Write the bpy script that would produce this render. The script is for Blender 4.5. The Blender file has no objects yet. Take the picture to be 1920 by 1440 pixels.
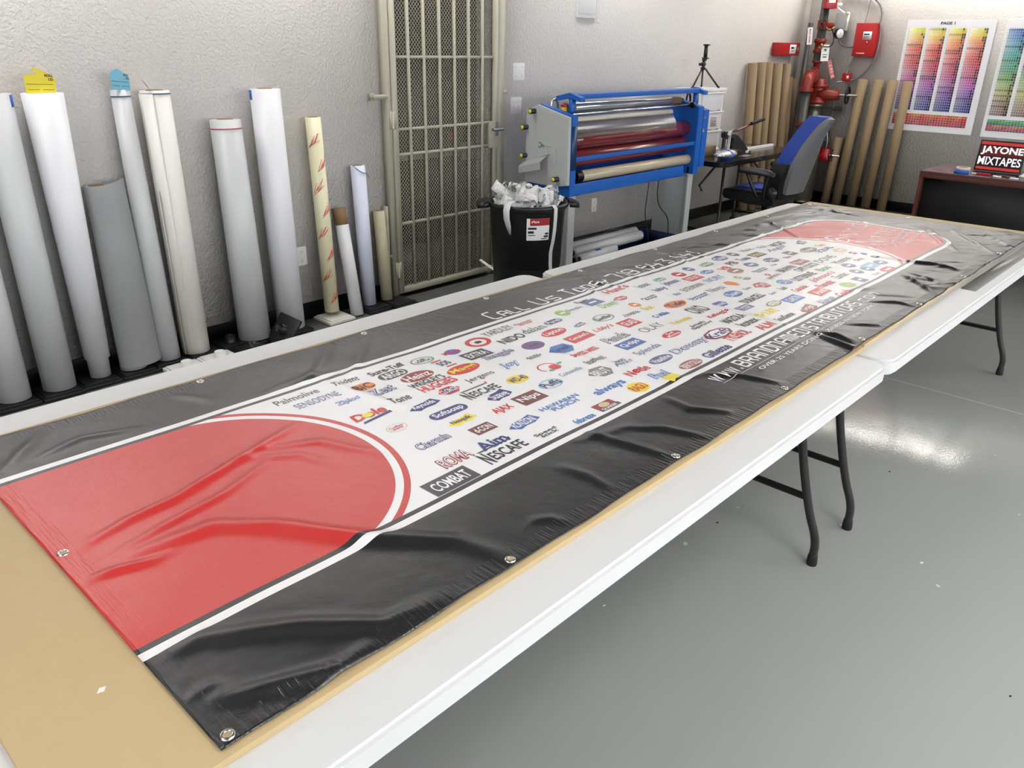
SPOTS = [(2.718, .797, .014, (222, 224, 222)), (2.677, .501, .008, (215, 216, 214)), (1.714, 1.16, .006, (225, 225, 225)), (3.267, .818, .006, (50, 50, 50)), (2.194, .114, .005, (50, 50, 50)), (2.397, 1.144, .006, (45, 45, 45))]
FILL_SPANS = [(-.8, 1.2), (2.0, 4.0), (4.8, 6.8)]  # x spans of the fill panes added on the front wall
FILL_LEFT = 1.8
FILL_FRONT = 3.6
import bpy, bmesh, math, random
import numpy as np
from mathutils import Vector, Matrix
R = math.radians
random.seed(7)
SC = bpy.context.scene
COL = SC.collection

# ------------------------------------------------------------------ helpers
def s2l(r, g, b):
    f = lambda c: (c/255/12.92) if c/255 <= .04045 else ((c/255+.055)/1.055)**2.4
    return (f(r), f(g), f(b), 1)

MATS = {}
def mat(name, rgb, rough=.5, metal=0, bump=0, bscale=80, spec=.5, var=0, vscale=8, emit=0, alpha=1, coat=0, trans=0, stretch=None):
    if name in MATS: return MATS[name]
    m = bpy.data.materials.new(name); m.use_nodes = True
    nt = m.node_tree; b = nt.nodes['Principled BSDF']
    c = s2l(*rgb)
    b.inputs['Base Color'].default_value = c
    b.inputs['Roughness'].default_value = rough
    b.inputs['Metallic'].default_value = metal
    b.inputs['Specular IOR Level'].default_value = spec
    b.inputs['Coat Weight'].default_value = coat
    b.inputs['Coat Roughness'].default_value = .05
    b.inputs['Transmission Weight'].default_value = trans
    b.inputs['Alpha'].default_value = alpha
    if emit:
        b.inputs['Emission Color'].default_value = c
        b.inputs['Emission Strength'].default_value = emit
    if bump or var:
        tc = nt.nodes.new('ShaderNodeTexCoord')
        src = tc.outputs['Object']
        if stretch:
            mp = nt.nodes.new('ShaderNodeMapping'); mp.inputs['Scale'].default_value = stretch
            nt.links.new(src, mp.inputs['Vector']); src = mp.outputs['Vector']
        if bump:
            n = nt.nodes.new('ShaderNodeTexNoise'); n.inputs['Scale'].default_value = bscale
            n.inputs['Detail'].default_value = 3
            nt.links.new(src, n.inputs['Vector'])
            bp = nt.nodes.new('ShaderNodeBump'); bp.inputs['Strength'].default_value = 1
            bp.inputs['Distance'].default_value = bump
            nt.links.new(n.outputs['Fac'], bp.inputs['Height']); nt.links.new(bp.outputs['Normal'], b.inputs['Normal'])
        if var:
            n = nt.nodes.new('ShaderNodeTexNoise'); n.inputs['Scale'].default_value = vscale
            n.inputs['Detail'].default_value = 4
            nt.links.new(src, n.inputs['Vector'])
            mx = nt.nodes.new('ShaderNodeMixRGB'); mx.inputs[1].default_value = tuple(x*(1-var) for x in c[:3])+(1,)
            mx.inputs[2].default_value = tuple(min(1, x*(1+var)) for x in c[:3])+(1,)
            nt.links.new(n.outputs['Fac'], mx.inputs[0]); nt.links.new(mx.outputs[0], b.inputs['Base Color'])
    MATS[name] = m
    return m

ORG = {}
def V(*a): return Vector(a)
class MB:
    """collects shapes, built as one mesh object"""
    def __init__(s): s.bm = bmesh.new(); s.mi = 0
    def face(s, vs):
        try:
            f = s.bm.faces.new(vs); f.material_index = s.mi; f.smooth = True; return f
        except ValueError: return None
    def pts(s, ps): return [s.bm.verts.new(p) for p in ps]
    def poly(s, ps): return s.face(s.pts(ps))
    def box(s, c, d, rot=None, bev=0, rz=0):
        d = Vector(d)/2
        M = Matrix.Translation(Vector(c)) @ ((rot.to_4x4() if rot is not None else Matrix.Rotation(rz, 4, 'Z')))
        v = [s.bm.verts.new(M @ Vector((x*d.x, y*d.y, z*d.z))) for x in (-1, 1) for y in (-1, 1) for z in (-1, 1)]
        fs = [s.face([v[i] for i in q]) for q in ((0,1,3,2),(4,6,7,5),(0,4,5,1),(2,3,7,6),(0,2,6,4),(1,5,7,3))]
        if bev:
            es = list({e for f in fs for e in f.edges})
            r = bmesh.ops.bevel(s.bm, geom=es, offset=bev, segments=2, affect='EDGES', profile=.6, clamp_overlap=True)
            for f in r['faces']: f.material_index = s.mi; f.smooth = True
        return s
    def b2(s, lo, hi, bev=0):
        return s.box([(a+b)/2 for a, b in zip(lo, hi)], [abs(b-a) for a, b in zip(lo, hi)], bev=bev)
    def lathe(s, prof, p0, ax=(0,0,1), seg=24, closed=False):
        p0 = Vector(p0); ax = Vector(ax).normalized()
        u = ax.orthogonal().normalized(); w = ax.cross(u)
        rings = []
        for r, t in prof:
            if r < 1e-6: rings.append([s.bm.verts.new(p0+ax*t)])
            else: rings.append([s.bm.verts.new(p0+ax*t+(u*math.cos(2*math.pi*k/seg)+w*math.sin(2*math.pi*k/seg))*r) for k in range(seg)])
        if closed: rings.append(rings[0])
        for a, b in zip(rings, rings[1:]):
            for k in range(seg):
                k2 = (k+1) % seg
                if len(a) == 1 and len(b) == 1: continue
                if len(a) == 1: s.face([a[0], b[k2], b[k]][::-1])
                elif len(b) == 1: s.face([a[k], a[k2], b[0]])
                else: s.face([a[k], a[k2], b[k2], b[k]])
        return s
    def cyl(s, p0, p1, r, r2=None, seg=16):
        p0 = Vector(p0); p1 = Vector(p1); L = (p1-p0).length
        if r2 is None: r2 = r
        return s.lathe([(0, 0), (r, 0), (r2, L), (0, L)], p0, p1-p0, seg)
    def tube(s, pts, r, seg=8, closed=False, flat=1, sm=0):
        P = [Vector(p) for p in pts]
        rl = list(r) if isinstance(r, (list, tuple)) else None
        for _ in range(sm):
            Q = [P[0]]
            for a, b in zip(P, P[1:]): Q += [a*.75+b*.25, a*.25+b*.75]
            P = Q+[P[-1]]
            if rl:
                q2 = [rl[0]]
                for a, b in zip(rl, rl[1:]): q2 += [a*.75+b*.25, a*.25+b*.75]
                rl = q2+[rl[-1]]
        n = len(P); rings = []; prev = None
        for i, p in enumerate(P):
            a = P[i-1] if (i > 0 or closed) else p; b = P[(i+1) % n] if (i < n-1 or closed) else p
            t = (b-a).normalized()
            if prev is None: u = t.orthogonal().normalized()
            else: u = (prev-t*prev.dot(t)).normalized()
            prev = u; w = t.cross(u)
            rr = rl[i] if rl else r
            rings.append([s.bm.verts.new(p+u*math.cos(2*math.pi*k/seg)*rr+w*math.sin(2*math.pi*k/seg)*rr*flat) for k in range(seg)])
        rs = rings+[rings[0]] if closed else rings
        for a, b in zip(rs, rs[1:]):
            for k in range(seg): s.face([a[k], a[(k+1) % seg], b[(k+1) % seg], b[k]])
        if not closed: s.face(rings[0][::-1]); s.face(rings[-1])
        return s
    def prism(s, poly, ax, a, b, bev=0):
        def P(q, t):
            return {'x': (t, q[0], q[1]), 'y': (q[0], t, q[1]), 'z': (q[0], q[1], t)}[ax]
        A = [s.bm.verts.new(P(q, a)) for q in poly]; B = [s.bm.verts.new(P(q, b)) for q in poly]
        fs = [s.face(A[::-1]), s.face(B)]
        n = len(poly)
        for k in range(n): fs.append(s.face([A[k], A[(k+1) % n], B[(k+1) % n], B[k]]))
        fs = [f for f in fs if f]
        bmesh.ops.recalc_face_normals(s.bm, faces=fs)
        if bev:
            es = list({e for f in fs[:2] for e in f.edges})
            r = bmesh.ops.bevel(s.bm, geom=es, offset=bev, segments=2, affect='EDGES', clamp_overlap=True)
            for f in r['faces']: f.material_index = s.mi; f.smooth = True
        return s
    def ribbon(s, pts, w, th=.0006):
        """flat strip along pts; w = width vector or list of them"""
        P = [Vector(p) for p in pts]; n = len(P); rings = []
        for i, p in enumerate(P):
            wv = Vector(w[i] if isinstance(w, list) else w)/2
            t = (P[min(i+1, n-1)]-P[max(i-1, 0)]).normalized(); nn = t.cross(wv)
            nn = nn.normalized()*th/2 if nn.length > 1e-9 else Vector((0, 0, th/2))
            rings.append([s.bm.verts.new(q) for q in (p-wv-nn, p+wv-nn, p+wv+nn, p-wv+nn)])
        for a, b in zip(rings, rings[1:]):
            for k in range(4): s.face([a[k], a[(k+1) % 4], b[(k+1) % 4], b[k]])
        s.face(rings[0][::-1]); s.face(rings[-1])
        return s
    def text(s, body, o, xd, yd, fit, bold=0, shear=0):
        """flat lettering filling fit=(w,h) centred at o in the plane xd, yd"""
        vs, fs, w, h = glyphs(body, bold, shear)
        o = Vector(o); xd = Vector(xd).normalized(); yd = Vector(yd).normalized()
        if fit[0] is None: kx = ky = fit[1]/h
        elif fit[1] is None: kx = ky = fit[0]/w
        else: kx = fit[0]/w; ky = fit[1]/h
        V_ = [s.bm.verts.new(o+xd*(x*kx)+yd*(y*ky)) for x, y in vs]
        for f in fs: s.face([V_[i] for i in f])
        return s
    def build(s, name, m, parent=None, sharp=35, recalc=False):
        if recalc: bmesh.ops.recalc_face_normals(s.bm, faces=s.bm.faces)
        me = bpy.data.meshes.new(name)
        for e in s.bm.edges:
            e.smooth = len(e.link_faces) == 2 and e.calc_face_angle(3.2) < R(sharp)
        s.bm.to_mesh(me); s.bm.free()
        for x in (m if isinstance(m, (list, tuple)) else [m]): me.materials.append(x)
        o = bpy.data.objects.new(name, me); COL.objects.link(o)
        org = ORG.get(parent.name, Vector()) if parent else Vector()
        if org.length: me.transform(Matrix.Translation(-org))
        if parent: o.parent = parent
        ORG[o.name] = org
        return o

GC = {}
def glyphs(body, bold=0, shear=0):
    k = (body, bold, shear)
    if k in GC: return GC[k]
    c = bpy.data.curves.new('lettering', 'FONT'); c.body = body; c.size = 1; c.offset = bold; c.shear = shear
    c.align_x = 'CENTER'; c.resolution_u = 3; c.space_line = .8
    o = bpy.data.objects.new('lettering', c); me = o.to_mesh()
    vs = np.array([(v.co.x, v.co.y) for v in me.vertices]); fs = [tuple(p.vertices) for p in me.polygons]
    o.to_mesh_clear(); bpy.data.objects.remove(o); bpy.data.curves.remove(c)
    lo, hi = vs.min(0), vs.max(0); vs = vs-(lo+hi)/2
    GC[k] = (vs, fs, hi[0]-lo[0], hi[1]-lo[1])
    return GC[k]

def tag(o, label, cat, group=None):
    o['label'] = label; o['category'] = cat
    if group: o['group'] = group
    return o
def thing(name, label, cat, loc, group=None):
    o = bpy.data.objects.new(name, None); COL.objects.link(o); o.location = loc
    o.empty_display_size = .05
    ORG[o.name] = Vector(loc)
    return tag(o, label, cat, group)
def struct(name, mb, m):
    o = mb.build(name, m); o['kind'] = 'structure'; return o
def dup(root, loc, label, group=None):
    r = root.copy(); COL.objects.link(r); r.location = loc; r['label'] = label; ORG[r.name] = Vector(loc)
    if group: r['group'] = group
    for ch in list(root.children):
        c = ch.copy(); COL.objects.link(c); c.parent = r
        for g in ch.children:
            d = g.copy(); COL.objects.link(d); d.parent = c
    return r

# ------------------------------------------------------------------ node expression helper
class X:
    nt = None
    def __init__(s, v): s.v = v
    @staticmethod
    def op(kind, *a):
        n = X.nt.nodes.new('ShaderNodeMath'); n.operation = kind
        for i, q in enumerate(a):
            if isinstance(q, X): X.nt.links.new(q.v, n.inputs[i])
            else: n.inputs[i].default_value = q
        return X(n.outputs[0])
    def __add__(s, o): return X.op('ADD', s, o)
    def __sub__(s, o): return X.op('SUBTRACT', s, o)
    def __rsub__(s, o): return X.op('SUBTRACT', o, s)
    def __mul__(s, o): return X.op('MULTIPLY', s, o)
    def gt(s, o): return X.op('GREATER_THAN', s, o)
    def lt(s, o): return X.op('LESS_THAN', s, o)
    def mx(s, o): return X.op('MAXIMUM', s, o)
    def mn(s, o): return X.op('MINIMUM', s, o)
    def ab(s): return X.op('ABSOLUTE', s)
    def sq(s): return X.op('SQRT', s)
    def sin(s): return X.op('SINE', s)
def mixc(f, a, b):
    n = X.nt.nodes.new('ShaderNodeMixRGB'); X.nt.links.new(f.v, n.inputs[0])
    for i, q in ((1, a), (2, b)):
        if isinstance(q, tuple): n.inputs[i].default_value = q
        else: X.nt.links.new(q, n.inputs[i])
    return n.outputs[0]

# ------------------------------------------------------------------ camera
CAMH = 1.645; F = 1484.76
pit, rol, yaw = R(23.28664), R(1.06812), R(42.6475)
Fh = V(math.cos(yaw), math.sin(yaw), 0); Rh = V(math.sin(yaw), -math.cos(yaw), 0); U = V(0, 0, 1)
fw = Fh*math.cos(pit)-U*math.sin(pit); up = U*math.cos(pit)+Fh*math.sin(pit)
cr = Rh*math.cos(rol)+up*math.sin(rol); cu = -Rh*math.sin(rol)+up*math.cos(rol)
cd = bpy.data.cameras.new('camera'); cam = bpy.data.objects.new('camera', cd); COL.objects.link(cam)
cam.matrix_world = Matrix.Translation((0, 0, CAMH)) @ Matrix((cr, cu, -fw)).transposed().to_4x4()
cd.sensor_fit = 'HORIZONTAL'; cd.sensor_width = 36; cd.lens = F*36/1920; cd.clip_start = .02; cd.clip_end = 60
SC.camera = cam
SC.view_settings.view_transform = 'Standard'; SC.view_settings.look = 'None'
SC.view_settings.gamma = 1; SC.view_settings.use_curve_mapping = False
SC.view_settings.exposure = 0.0

# ------------------------------------------------------------------ materials
def wall_mat():
    m = bpy.data.materials.new('textured_wall_paint'); m.use_nodes = True; nt = m.node_tree; X.nt = nt
    b = nt.nodes['Principled BSDF']; b.inputs['Roughness'].default_value = .55; b.inputs['Specular IOR Level'].default_value = .35
    tc = nt.nodes.new('ShaderNodeTexCoord')
    def noise(sc, det, rou=.5):
        n = nt.nodes.new('ShaderNodeTexNoise'); n.inputs['Scale'].default_value = sc; n.inputs['Detail'].default_value = det
        n.inputs['Roughness'].default_value = rou
        nt.links.new(tc.outputs['Object'], n.inputs['Vector']); return X(n.outputs['Fac'])
    h = noise(62, 3)
    ramp = nt.nodes.new('ShaderNodeValToRGB'); ramp.color_ramp.elements[0].position = .42; ramp.color_ramp.elements[1].position = .60
    nt.links.new(h.v, ramp.inputs[0])
    hh = X(ramp.outputs[0])*.8+noise(190, 2)*.5
    bp = nt.nodes.new('ShaderNodeBump'); bp.inputs['Distance'].default_value = .0026; bp.inputs['Strength'].default_value = 1
    nt.links.new(hh.v, bp.inputs['Height']); nt.links.new(bp.outputs['Normal'], b.inputs['Normal'])
    c = mixc(noise(1.3, 3), s2l(202, 198, 193), s2l(210, 207, 203))
    nt.links.new(c, b.inputs['Base Color']); return m
WALL = wall_mat()

def floor_mat():
    m = bpy.data.materials.new('grey_epoxy_floor'); m.use_nodes = True; nt = m.node_tree; X.nt = nt
    b = nt.nodes['Principled BSDF']; b.inputs['Roughness'].default_value = .035; b.inputs['Specular IOR Level'].default_value = .8
    tc = nt.nodes.new('ShaderNodeTexCoord'); sp = nt.nodes.new('ShaderNodeSeparateXYZ'); nt.links.new(tc.outputs['Object'], sp.inputs[0])
    def noise(sc, det, vec=None):
        n = nt.nodes.new('ShaderNodeTexNoise'); n.inputs['Scale'].default_value = sc; n.inputs['Detail'].default_value = det
        nt.links.new(vec or tc.outputs['Object'], n.inputs['Vector']); return X(n.outputs['Fac'])
    x, y = X(sp.outputs[0]), X(sp.outputs[1])
    base = mixc(noise(.8, 5), s2l(148, 151, 147), s2l(157, 159, 154))
    # sawn control joints and a few scuffs
    joint = (x-4.335+(noise(9, 2)-.5)*.006).ab().lt(.0035)
    mp = nt.nodes.new('ShaderNodeMapping'); mp.inputs['Rotation'].default_value = (0, 0, .9); mp.inputs['Scale'].default_value = (1, 9, 1)
    nt.links.new(tc.outputs['Object'], mp.inputs['Vector'])
    scuff = noise(7, 2, mp.outputs['Vector']).gt(.80)
    chip = noise(23, 1).gt(.80)
    crack = ((y-.33)+(x-1.2)*.35+(noise(14, 3)-.5)*.02).ab().lt(.0009)*x.gt(1.1)*x.lt(1.75)
    c = mixc(joint, base, s2l(200, 198, 192)); c = mixc(scuff, c, s2l(95, 95, 93)); c = mixc(chip, c, s2l(200, 202, 200))
    c = mixc(crack, c, s2l(80, 80, 78))
    for sx_, sy_, sr_, col_ in SPOTS:
        ddx = (x-sx_)+(y-sy_)*.4; ddy = (y-sy_)*1.6
        c = mixc((ddx*ddx+ddy*ddy).lt(sr_*sr_), c, s2l(*col_))
    nt.links.new(c, b.inputs['Base Color'])
    bp = nt.nodes.new('ShaderNodeBump'); bp.inputs['Distance'].default_value = .0006; bp.inputs['Strength'].default_value = 1
    h = noise(75, 3)*1.0+noise(170, 2)*.5+noise(4, 2)*3.0-joint*1.5
    nt.links.new(h.v, bp.inputs['Height']); nt.links.new(bp.outputs['Normal'], b.inputs['Normal'])
    return m

BLACKBASE = mat('black_vinyl_baseboard', (14, 14, 15), .35)
PLASTIC_W = mat('white_table_plastic', (212, 213, 212), .42, bump=.0004, bscale=240, var=.015)
STEEL_B = mat('black_powder_coated_steel', (36, 34, 33), .42)
RUBBER = mat('black_rubber', (16, 16, 16), .6)
WHITEP = mat('white_plastic', (228, 228, 226), .35)
OFFW = mat('offwhite_plastic', (222, 219, 208), .35)
BLACKP = mat('black_plastic', (20, 20, 22), .35)
CHROME = mat('chrome', (215, 215, 215), .15, metal=1)
STEEL = mat('brushed_steel', (170, 170, 168), .32, metal=1)
CARD = mat('brown_kraft_cardboard', (140, 119, 90), .75, var=.07, vscale=5, stretch=(1, 1, .2), bump=.0003, bscale=40)
DARKHOLE = mat('dark_core_inside', (60, 44, 34), .8)
INK = mat('black_ink', (18, 18, 20), .5)
WHITEINK = mat('white_ink', (235, 235, 235), .5)
REDP = mat('alarm_red_paint', (168, 24, 30), .35)
PIPE_RED = mat('red_oxide_pipe_paint', (132, 38, 28), .38, var=.15, vscale=14, bump=.0006, bscale=60)
PIPE_BLK = mat('dark_steel_pipe', (62, 62, 62), .4, var=.1)
BLUEM = mat('blue_machine_paint', (22, 92, 178), .4, var=.03)
GREYM = mat('grey_machine_paint', (176, 180, 178), .4, bump=.0002, bscale=200)

# ------------------------------------------------------------------ room
WY = 4.23; WX = 9.38; CZ = 2.86; X0 = -2.6; Y0 = -2.8
struct('floor', MB().b2((X0, Y0, -.1), (WX+.3, WY+.5, 0)), floor_mat())
struct('ceiling', MB().b2((X0, Y0, CZ), (WX+.3, WY+.5, CZ+.1)), mat('ceiling_tile', (112, 110, 108), .85, bump=.001, bscale=60))
w = MB(); gx0, gx1, gz = 3.405, 4.285, 2.15
w.b2((X0, WY, 0), (gx0, WY+.3, CZ)); w.b2((gx1, WY, 0), (WX+.3, WY+.3, CZ)); w.b2((gx0, WY, gz), (gx1, WY+.3, CZ))
struct('wall_back', w, WALL)
struct('wall_right', MB().b2((WX, Y0, 0), (WX+.3, WY, CZ)), WALL)
struct('wall_left', MB().b2((X0-.2, Y0, 0), (X0, WY, CZ)), WALL)
struct('wall_front', MB().b2((X0, Y0-.2, 0), (WX, Y0, CZ)), WALL)
for i_, (a_, b_) in enumerate(FILL_SPANS):  # glowing panes added on the unseen front wall as frontal fill light
    o_ = struct('window_%d' % (i_+1), MB().b2((a_, Y0, .95), (b_, Y0+.012, 2.25)), mat('fill_glow', (244, 248, 255), .2, emit=FILL_FRONT))
    q_ = MB()
    for x_ in (a_, (a_+b_)/2, b_): q_.b2((x_-.03, Y0, .92), (x_+.03, Y0+.05, 2.28))
    for z_ in (.95, 2.25): q_.b2((a_, Y0, z_-.03), (b_, Y0+.05, z_+.03))
    q_.build('window_frame', WHITEP, o_)
o_ = struct('window_4', MB().b2((X0, -2.2, .90), (X0+.012, 1.5, 2.35)), mat('fill_glow_side', (246, 249, 255), .2, emit=FILL_LEFT))  # added glowing pane behind the camera, fill for the poster wall
q_ = MB()
for y_ in (-2.2, -.97, .27, 1.5): q_.b2((X0, y_-.03, .87), (X0+.05, y_+.03, 2.38))
for z_ in (.90, 2.35): q_.b2((X0, -2.2, z_-.03), (X0+.05, 1.5, z_+.03))
q_.build('window_frame', WHITEP, o_)
BZ = .108
struct('baseboard_back', MB().b2((X0, WY-.007, 0), (gx0-.03, WY, BZ)).b2((gx1+.09, WY-.007, 0), (WX, WY, BZ)), BLACKBASE)
struct('baseboard_right', MB().b2((WX-.007, Y0, 0), (WX, WY-.007, BZ)), BLACKBASE)
dm = mat('dark_painted_door', (58, 54, 50), .5)
dr = struct('door_1', MB().b2((gx0, WY+.12, .012), (gx1, WY+.16, gz)), dm)
MB().b2((gx0+.03, WY+.112, .05), (gx1-.03, WY+.12, .30)).build('kick_plate', mat('dull_kick_plate', (120, 118, 112), .4, metal=.6), dr)
MB().b2((gx0+.06, WY+.085, .895), (gx1-.18, WY+.12, .945), bev=.006).b2((gx1-.20, WY+.06, .86), (gx1-.09, WY+.12, .98), bev=.006).build('push_bar', mat('push_bar_grey', (150, 148, 138), .35, metal=.5), dr)
MB().b2((gx1-.30, WY+.1125, 1.0), (gx1-.20, WY+.12, 1.06)).build('door_sticker', mat('red_sticker', (170, 60, 55), .5), dr)

# ------------------------------------------------------------------ lights (recessed ceiling lamps, out of the frame)
def lamp(x, y, sx, sy, power, label, z=None, grp='ceiling lamps'):
    z = z or CZ
    t = thing('ceiling_lamp', label, 'lamp', (x, y, z), grp)
    f = MB()
    for a in (-1, 1):
        f.box((x+a*(sx/2+.015), y, z-.02), (.03, sy+.06, .04)); f.box((x, y+a*(sy/2+.015), z-.02), (sx, .03, .04))
    f.build('frame', WHITEP, t)
    m = mat('lamp_glow_%g' % power, (253, 250, 248), .5, emit=power)
    MB().box((x, y, z-.012), (sx, sy, .012)).build('diffuser', m, t)
LAMPS = [(.6, 3.98, 2.0, .2, 10.5), (3.0, 3.98, 2.0, .2, 8.5), (5.4, 3.98, 2.0, .2, 6.5), (7.6, 3.98, 1.2, .2, 2.5), (7.0, 2.25, 1.2, .4, 7), (1.2, -.5, 1.2, .6, 6.5), (-1.0, 1.6, .6, 1.2, 6), (1.4, -2.0, 1.2, .6, 9), (4.6, -2.3, 1.2, .6, 13), (7.6, -2.3, 1.2, .6, 18)]
WASH = 8
RIDGES = [
 ([(0.353, 1.421), (0.465, 1.453), (0.567, 1.463), (0.800, 1.546), (0.949, 1.598)], 0.008, 0.014),
 ([(0.389, 1.354), (0.496, 1.382), (0.647, 1.413), (0.821, 1.488)], 0.005, 0.012),
 ([(0.400, 1.335), (0.573, 1.317), (0.660, 1.228), (0.758, 1.068), (0.869, 0.946), (0.906, 0.826)], 0.011, 0.022),
 ([(0.331, 1.312), (0.392, 1.305), (0.449, 1.281)], 0.004, 0.012),
 ([(0.343, 1.321), (0.415, 1.292), (0.485, 1.292)], 0.003, 0.01),
 ([(0.800, 1.546), (0.928, 1.475), (0.994, 1.315)], 0.004, 0.014),
 ([(0.342, 1.036), (0.401, 1.035), (0.526, 0.945), (0.625, 0.851), (0.738, 0.833)], 0.009, 0.02),
 ([(0.342, 0.914), (0.385, 0.883), (0.516, 0.821), (0.589, 0.833)], 0.008, 0.017),
 ([(0.326, 0.929), (0.368, 0.930), (0.379, 0.903)], 0.004, 0.01),
 ([(1.501, 1.000), (1.573, 0.929), (1.612, 0.811)], 0.006, 0.013),
 ([(1.411, 1.057), (1.437, 0.926), (1.455, 0.826)], 0.007, 0.014),
 ([(1.232, 0.996), (1.248, 0.918), (1.239, 0.839)], 0.005, 0.014),
 ([(1.022, 0.891), (1.058, 0.865), (1.073, 0.830)], 0.004, 0.012),
 ([(1.741, 1.039), (1.722, 0.946), (1.785, 0.851)], 0.006, 0.012),
 ([(1.959, 1.043), (2.029, 0.952), (2.060, 0.838)], 0.006, 0.012),
 ([(0.348, 1.825), (0.489, 1.986)], 0.006, 0.016),
 ([(0.426, 1.848), (0.534, 1.882), (0.673, 1.831)], 0.006, 0.014),
 ([(0.799, 1.977), (0.833, 1.924), (0.866, 1.838)], 0.004, 0.014),
 ([(1.343, 2.022), (1.190, 1.858), (1.081, 1.800)], 0.005, 0.016),
 ([(1.451, 1.972), (1.261, 1.787), (1.142, 1.687)], 0.004, 0.014),
 ([(2.533, 1.773), (2.559, 1.625), (2.561, 1.441), (2.572, 1.287), (2.581, 1.201), (2.566, 1.069)], 0.006, 0.012),
 ([(1.559, 0.990), (1.452, 1.012), (1.342, 1.041)], 0.003, 0.016),
 ([(2.545, 0.959), (2.495, 0.830), (2.469, 0.736)], 0.009, 0.013),
 ([(2.544, 1.969), (2.484, 1.861), (2.520, 1.764)], 0.006, 0.012),
 ([(1.140, 1.784), (1.168, 1.602), (1.198, 1.462)], 0.005, 0.016),
 ([(1.759, 1.477), (1.811, 1.381), (1.838, 1.280), (1.835, 1.098), (1.972, 1.031)], 0.004, 0.013),
 ([(3.814, 1.118), (3.811, 1.068), (3.833, 0.970), (3.814, 0.864)], 0.012, 0.013),
 ([(3.800, 1.226), (3.809, 1.109)], 0.006, 0.012),
 ([(3.560, 1.021), (3.453, 0.919), (3.331, 0.818)], 0.009, 0.012),
 ([(3.629, 1.026), (3.569, 0.920), (3.496, 0.835)], 0.007, 0.011),
 ([(3.057, 0.975), (3.121, 0.894), (3.117, 0.815)], 0.007, 0.01),
 ([(2.721, 0.926), (2.804, 0.830)], 0.006, 0.01),
 ([(2.549, 0.977), (2.578, 0.905), (2.549, 0.826)], 0.009, 0.013),
 ([(4.689, 1.278), (4.456, 1.143), (4.185, 0.978)], 0.008, 0.013),
 ([(4.742, 1.174), (4.514, 1.008), (4.259, 0.824)], 0.008, 0.013),
 ([(4.683, 1.377), (4.573, 1.258), (4.286, 1.092)], 0.006, 0.012),
 ([(4.733, 1.041), (4.619, 0.911), (4.436, 0.774)], 0.007, 0.012),
 ([(4.185, 1.981), (4.036, 1.784), (3.915, 1.641)], 0.006, 0.01),
 ([(4.213, 1.995), (4.603, 1.890), (4.731, 1.690)], 0.006, 0.01),
 ([(4.684, 1.992), (4.733, 1.817), (4.699, 1.556)], 0.006, 0.01),
 ([(3.926, 1.973), (4.100, 1.907), (4.260, 1.798)], 0.005, 0.009),
 ([(2.664, 1.972), (2.801, 1.903), (2.937, 1.775)], 0.004, 0.01),
 ([(3.117, 2.000), (3.118, 1.862), (3.006, 1.710)], 0.005, 0.011),
 ([(2.347, 1.887), (2.395, 1.792), (2.369, 1.671)], 0.004, 0.011),
 ([(1.210, 1.781), (1.134, 1.828), (0.989, 1.814)], 0.004, 0.018),
 ([(0.731, 1.543), (0.855, 1.454), (0.894, 1.343)], 0.003, 0.014),
 ([(0.867, 0.764), (0.793, 0.797), (0.748, 0.803)], 0.005, 0.012),
]
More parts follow.
